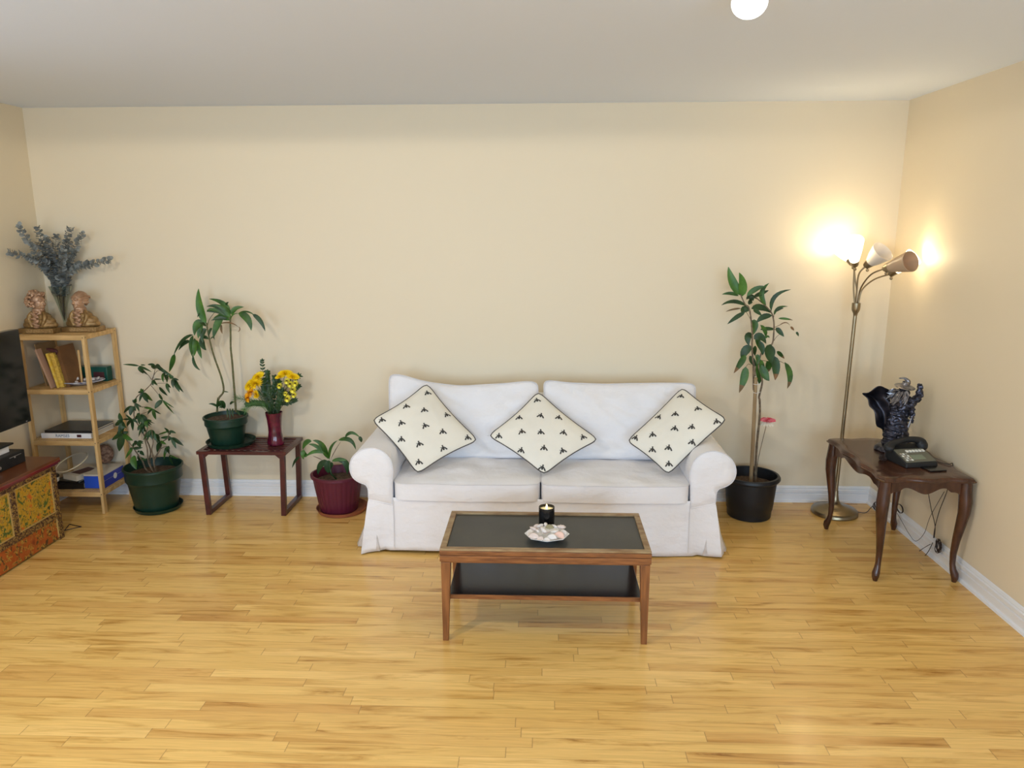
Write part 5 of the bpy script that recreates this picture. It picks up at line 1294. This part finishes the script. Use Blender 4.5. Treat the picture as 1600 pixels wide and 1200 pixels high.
for (x, y, z, s_, r_, k_k, m_, l_) in [(-.075, -.045, .020, .026, (30, 0, 20), 's', M_BLUEWHITE, 'blue veined scallop shell at the left'), (-.045, .0, .034, .030, (20, 0, 0), 's', M_SHELLW, 'large white scallop shell standing at the rear left'), (-.020, -.035, .020, .018, (0, 0, 60), 'w', M_SHELL, 'small tan whelk shell at the front'), (.020, .010, .030, .024, (10, 0, -30), 's', M_SHELLW, 'white scallop shell in the middle'), (.055, .015, .026, .024, (0, 0, 80), 'w', M_SHELLW, 'white whelk shell lying to the right of the middle'), (.085, .045, .030, .026, (20, 0, -40), 's', M_SHELLW, 'white scallop shell at the right end')]:
    it.append((k_k, dc+Vector((x, y, z)), s_, tuple(R(q) for q in r_), m_)); lb.append(l_+' of the oval dish')
place_shells(it, 'seashells in the oval dish', lb)

# --- large books on the middle shelf
zs = .514
def flat_book(name, label, c, w_, d_, h_, cover, rz=0, spine=None, group=None, page=None):
    c = Vector(c); t = thing(name, label, 'book', c, group); ux_ = Vector((math.cos(rz), math.sin(rz), 0)); uy_ = Vector((-math.sin(rz), math.cos(rz), 0))
    def bx(x0_, x1_, y0_, y1_, z0_, z1_): 
        return MB().obox(c+ux_*(x0_+x1_)/2+uy_*(y0_+y1_)/2+Vector((0, 0, (z0_+z1_)/2)), ux_*(x1_-x0_)/2, uy_*(y1_-y0_)/2, Vector((0, 0, (z1_-z0_)/2)))
    bx(-w_/2, w_/2, -d_/2, d_/2, h_-.003, h_).build('cover', cover, t); bx(-w_/2, w_/2, -d_/2, d_/2, .0003, .003).build('cover', cover, t)
    bx(-w_/2, w_/2, -d_/2, -d_/2+.003, .003, h_-.003).build('spine', spine or cover, t)
    bx(-w_/2+.004, w_/2-.004, -d_/2+.003, d_/2-.004, .003, h_-.003).build('pages', page or M_PAPER, t)
    return t, bx
b1, bx1 = flat_book('art_book', 'large white art book lying under the black one on the middle shelf', (-3.205, -.205, zs), .345, .275, .034, M_BOOKW, 0, spine=M_BOOKW)
bx1(.075, .105, -.1395, -.1375, .008, .026).build('picture', M_MAROON, b1)
cu = bpy.data.curves.new('title', 'FONT'); cu.body = 'RAMSES'; cu.size = .028; cu.extrude = .0004; cu.align_x = 'CENTER'; cu.align_y = 'CENTER'
tmp = bpy.data.objects.new('tmp', cu); COL.objects.link(tmp); dg = bpy.context.evaluated_depsgraph_get()
me = bpy.data.meshes.new_from_object(tmp.evaluated_get(dg)); bpy.data.objects.remove(tmp)
me.materials.clear(); me.materials.append(M_INK); o = bpy.data.objects.new('title_lettering', me); COL.objects.link(o); o.parent = b1; o.rotation_euler = (PI/2, 0, 0); o.location = (-.025, -.1382, .017)
b2, bx2 = flat_book('black_book', 'large black book lying on top of the white art book', (-3.195, -.200, zs+.0345), .325, .265, .017, M_BOOKK)

# --- lower shelf
zs = .154
t = thing('blue_box', 'blue cardboard box with a round white emblem on the bottom shelf', 'box', (-3.075, -.205, zs))
def bxr(c, hx, hy, z0_, z1_, rz, m, name, parent, bevel=.0015):
    ux_ = Vector((math.cos(rz), math.sin(rz), 0)); uy_ = Vector((-math.sin(rz), math.cos(rz), 0))
    return MB().obox(Vector((c[0], c[1], (z0_+z1_)/2)), ux_*hx, uy_*hy, Vector((0, 0, (z1_-z0_)/2)), 0).build(name, m, parent, bevel=bevel)
bxr((-3.060, -.205), .068, .125, zs+.0005, zs+.090, 0, M_BLUEBOX, 'box_body', t); bxr((-3.060, -.205), .0685, .126, zs+.088, zs+.100, 0, M_PAPER, 'lid', t)
MB().box((-3.126, -.3325, zs+.004), (-2.994, -.330, zs+.086)).build('end_label', M_BLUEBOXL, t)
MB().lathe([(0, 0), (.021, 0), (.021, .001), (0, .001)], Vector((-2.9918, -.19, zs+.048)), 24, axis=(1, 0, 0)).build('emblem', M_WHITE, t)
MB().box((-2.9918, -.3295, zs+.050), (-2.9912, -.081, zs+.0515)).build('trim_line', M_SILVER, t)
b3, _ = flat_book('dark_book', 'dark covered book at the bottom of the pile on the lowest shelf', (-3.235, -.255, zs), .20, .19, .040, M_BOOKK, .08)
b3b, _ = flat_book('slim_black_book', 'slim black book lying upon the dark covered book', (-3.245, -.24, zs+.0405), .18, .18, .012, M_BOOKK, -.10)
b4, bx4 = flat_book('paperback_book', 'cream paperback with a dark cover picture topping the pile on the lowest shelf', (-3.200, -.225, zs+.0532), .135, .195, .036, M_PAPER, -.38, page=M_PAPER)
bx4(-.045, .045, -.055, .075, .0362, .0368).build('cover_picture', M_MAROON, b4)
hp = [Vector((-3.270, -.225, zs+.120))+Vector((.105*math.cos(a_), .085*math.sin(a_), .028*math.cos(a_)+.040*math.sin(a_)+.032)) for a_ in [2*PI*i/40 for i in range(40)]]
tag(MB().tube(hp, .0045, 8, closed=True).build('embroidery_hoop', M_CREAM, origin=(-3.27, -.225, zs+.12)), 'cream ring leaning over the book pile on the lowest shelf', 'hoop')
cpc = Vector((-3.335, -.345, zs+.0535)); cp = thing('coffee_tin', 'low round white tin with a black lid beside the book pile', 'tin', cpc-Vector((0, 0, .0)))
MB().lathe([(0, 0), (.034, 0), (.038, .006), (.038, .032), (0, .032)], cpc, 28).build('tin_body', M_WHITE, cp); MB().lathe([(0, .032), (.040, .032), (.041, .040), (.036, .048), (0, .050)], cpc, 28).build('tin_lid', M_BLACK, cp)
bk = MB().ball((-3.115, -.088, zs+.172), (.062, .050, .070), n=28, k=18)
bo = tag(bk.build('twine_ball', M_BASKET, origin=(-3.115, -.088, zs+.1)), 'round woven twine ball behind the blue box on the lowest shelf', 'ball')
mb = MB()
for v in bo.data.vertices: pass

# ------------------------------------------------------------------ television and painted cabinet
CB = thing('painted_cabinet', 'low cabinet with red edge and painted floral doors along the left wall', 'cabinet', (-3.21, -1.35, 0))
cx0, cx1, cy0, cy1 = XL+.030, -2.995, -1.92, -.790
MB().box((cx0, cy0, .502), (cx1+.022, cy1+.020, .522)).build('top', M_CABTOP, CB, bevel=.003)
mo = MB(); mo.box((cx0, cy0, .478), (cx1+.014, cy1+.012, .502)); mo.box((cx0, cy0, .490), (cx1+.024, cy1+.022, .506)); mo.build('top_moulding', M_RED, CB, bevel=.004)
MB().box((cx0, cy0+.01, .02), (cx1-.018, cy1-.004, .478)).build('body', M_MAROON, CB)
MB().box((cx1-.022, cy0, .448), (cx1, cy1, .478)).build('top_rail', M_CABRAIL, CB, bevel=.002)
MB().box((cx1-.022, cy0, .140), (cx1, cy1, .180)).build('middle_rail', M_CABRAIL, CB, bevel=.002)
for y_ in (cy1-.042, cy1-.042-.366, cy1-.042-.732):
    MB().box((cx1-.022, y_, .0 if y_ > cy1-.1 else .180), (cx1+.001, y_+.042, .448)).build('stile', M_CABRAIL, CB, bevel=.002)
for k_ in range(3):
    ya = cy1-.042-.366*k_-.322; yb = ya+.320; ya = max(ya, cy0)
    dr = MB().box((cx1-.020, ya, .182), (cx1-.008, yb, .446)).build('door', M_CABPANEL, CB)
    fr = MB()
    for a, b in (((ya, .182), (ya+.007, .446)), ((yb-.007, .182), (yb, .446)), ((ya+.007, .182), (yb-.007, .189)), ((ya+.007, .439), (yb-.007, .446))): fr.box((cx1-.009, a[0], a[1]), (cx1-.003, b[0], b[1]))
    fr.build('gilt_frame', M_GILT, dr)
MB().box((cx1-.020, cy0, .012), (cx1-.006, cy1-.042, .140)).build('kick_panel', M_CABKICK, CB)
MB().box((cx1-.006, cy1-.050, .02), (cx1-.001, cy1-.042, .140)).build('gilt_strip', M_GILT, CB)
for y_ in (cy0+.02, cy1-.05): MB().box((cx0+.01, y_, 0), (cx0+.05, y_+.04, .03)).build('foot', M_MAROON, CB)

TV = thing('television', 'black flat screen television above the painted cabinet', 'television', (-3.13, -1.30, .523))
ta = R(0); 
MB().box((-3.155, -1.76, .752), (-3.105, -.788, 1.318)).build('casing', M_BLACK, TV, bevel=.006)
MB().box((-3.1055, -1.742, .776), (-3.1035, -.806, 1.300)).build('screen', M_SCREEN, TV)
MB().box((-3.175, -1.6, .82), (-3.150, -.95, 1.22)).build('rear_cover', M_MBLACK, TV, bevel=.01)
MB().box((-3.15, -1.36, .535), (-3.13, -1.20, .76)).build('stand_neck', M_MBLACK, TV, bevel=.004)
MB().box((-3.25, -1.52, .523), (-3.04, -1.22, .537)).build('stand_base', M_BLACK, TV, bevel=.004)
MB().box((-3.1035, -.84, .762), (-3.1028, -.828, .766)).build('logo_plate', M_SILVER, TV)

t = thing('set_top_box', 'black set-top box lying on the painted cabinet', 'box', (-3.2, -1.0, .522))
MB().box((-3.31, -1.19, .5225), (-3.118, -.868, .600)).build('housing', M_MBLACK, t, bevel=.004)
MB().box((-3.119, -1.0, .580), (-3.1165, -.90, .583)).build('front_line', M_SILVER, t); MB().ball((-3.1175, -.955, .575), (.002, .007, .005), n=10, k=6).build('power_light', M_SILVER, t)
MB().lathe([(0, 0), (.010, 0), (.009, .004), (0, .004)], Vector((-3.118, -1.085, .548)), 18, axis=(1, 0, 0)).build('dial', M_SILVER, t)
t = thing('white_box', 'small white box with a dark lid standing on the black set-top box', 'box', (-3.22, -1.0, .600))
MB().box((-3.28, -1.10, .6005), (-3.165, -.93, .640)).build('box_body', M_BOOKW, t, bevel=.002); MB().box((-3.285, -1.15, .640), (-3.150, -.905, .652)).build('lid', M_MBLACK, t, bevel=.003)
# thin wire foot beside the cabinet
q = [P(97, 811, -.70), P(113, 816, -.62), P(98, 819, -.66)]
q = [Vector((-3.085, -.60, .004)), Vector((-2.985, -.635, .004)), Vector((-3.055, -.70, .004))]
tag(MB().tube(q, .003, 6, closed=True).build('wire_stand', M_CORD, origin=(-3.05, -.65, 0)), 'thin dark wire triangle lying on the floor beside the painted cabinet', 'wire')
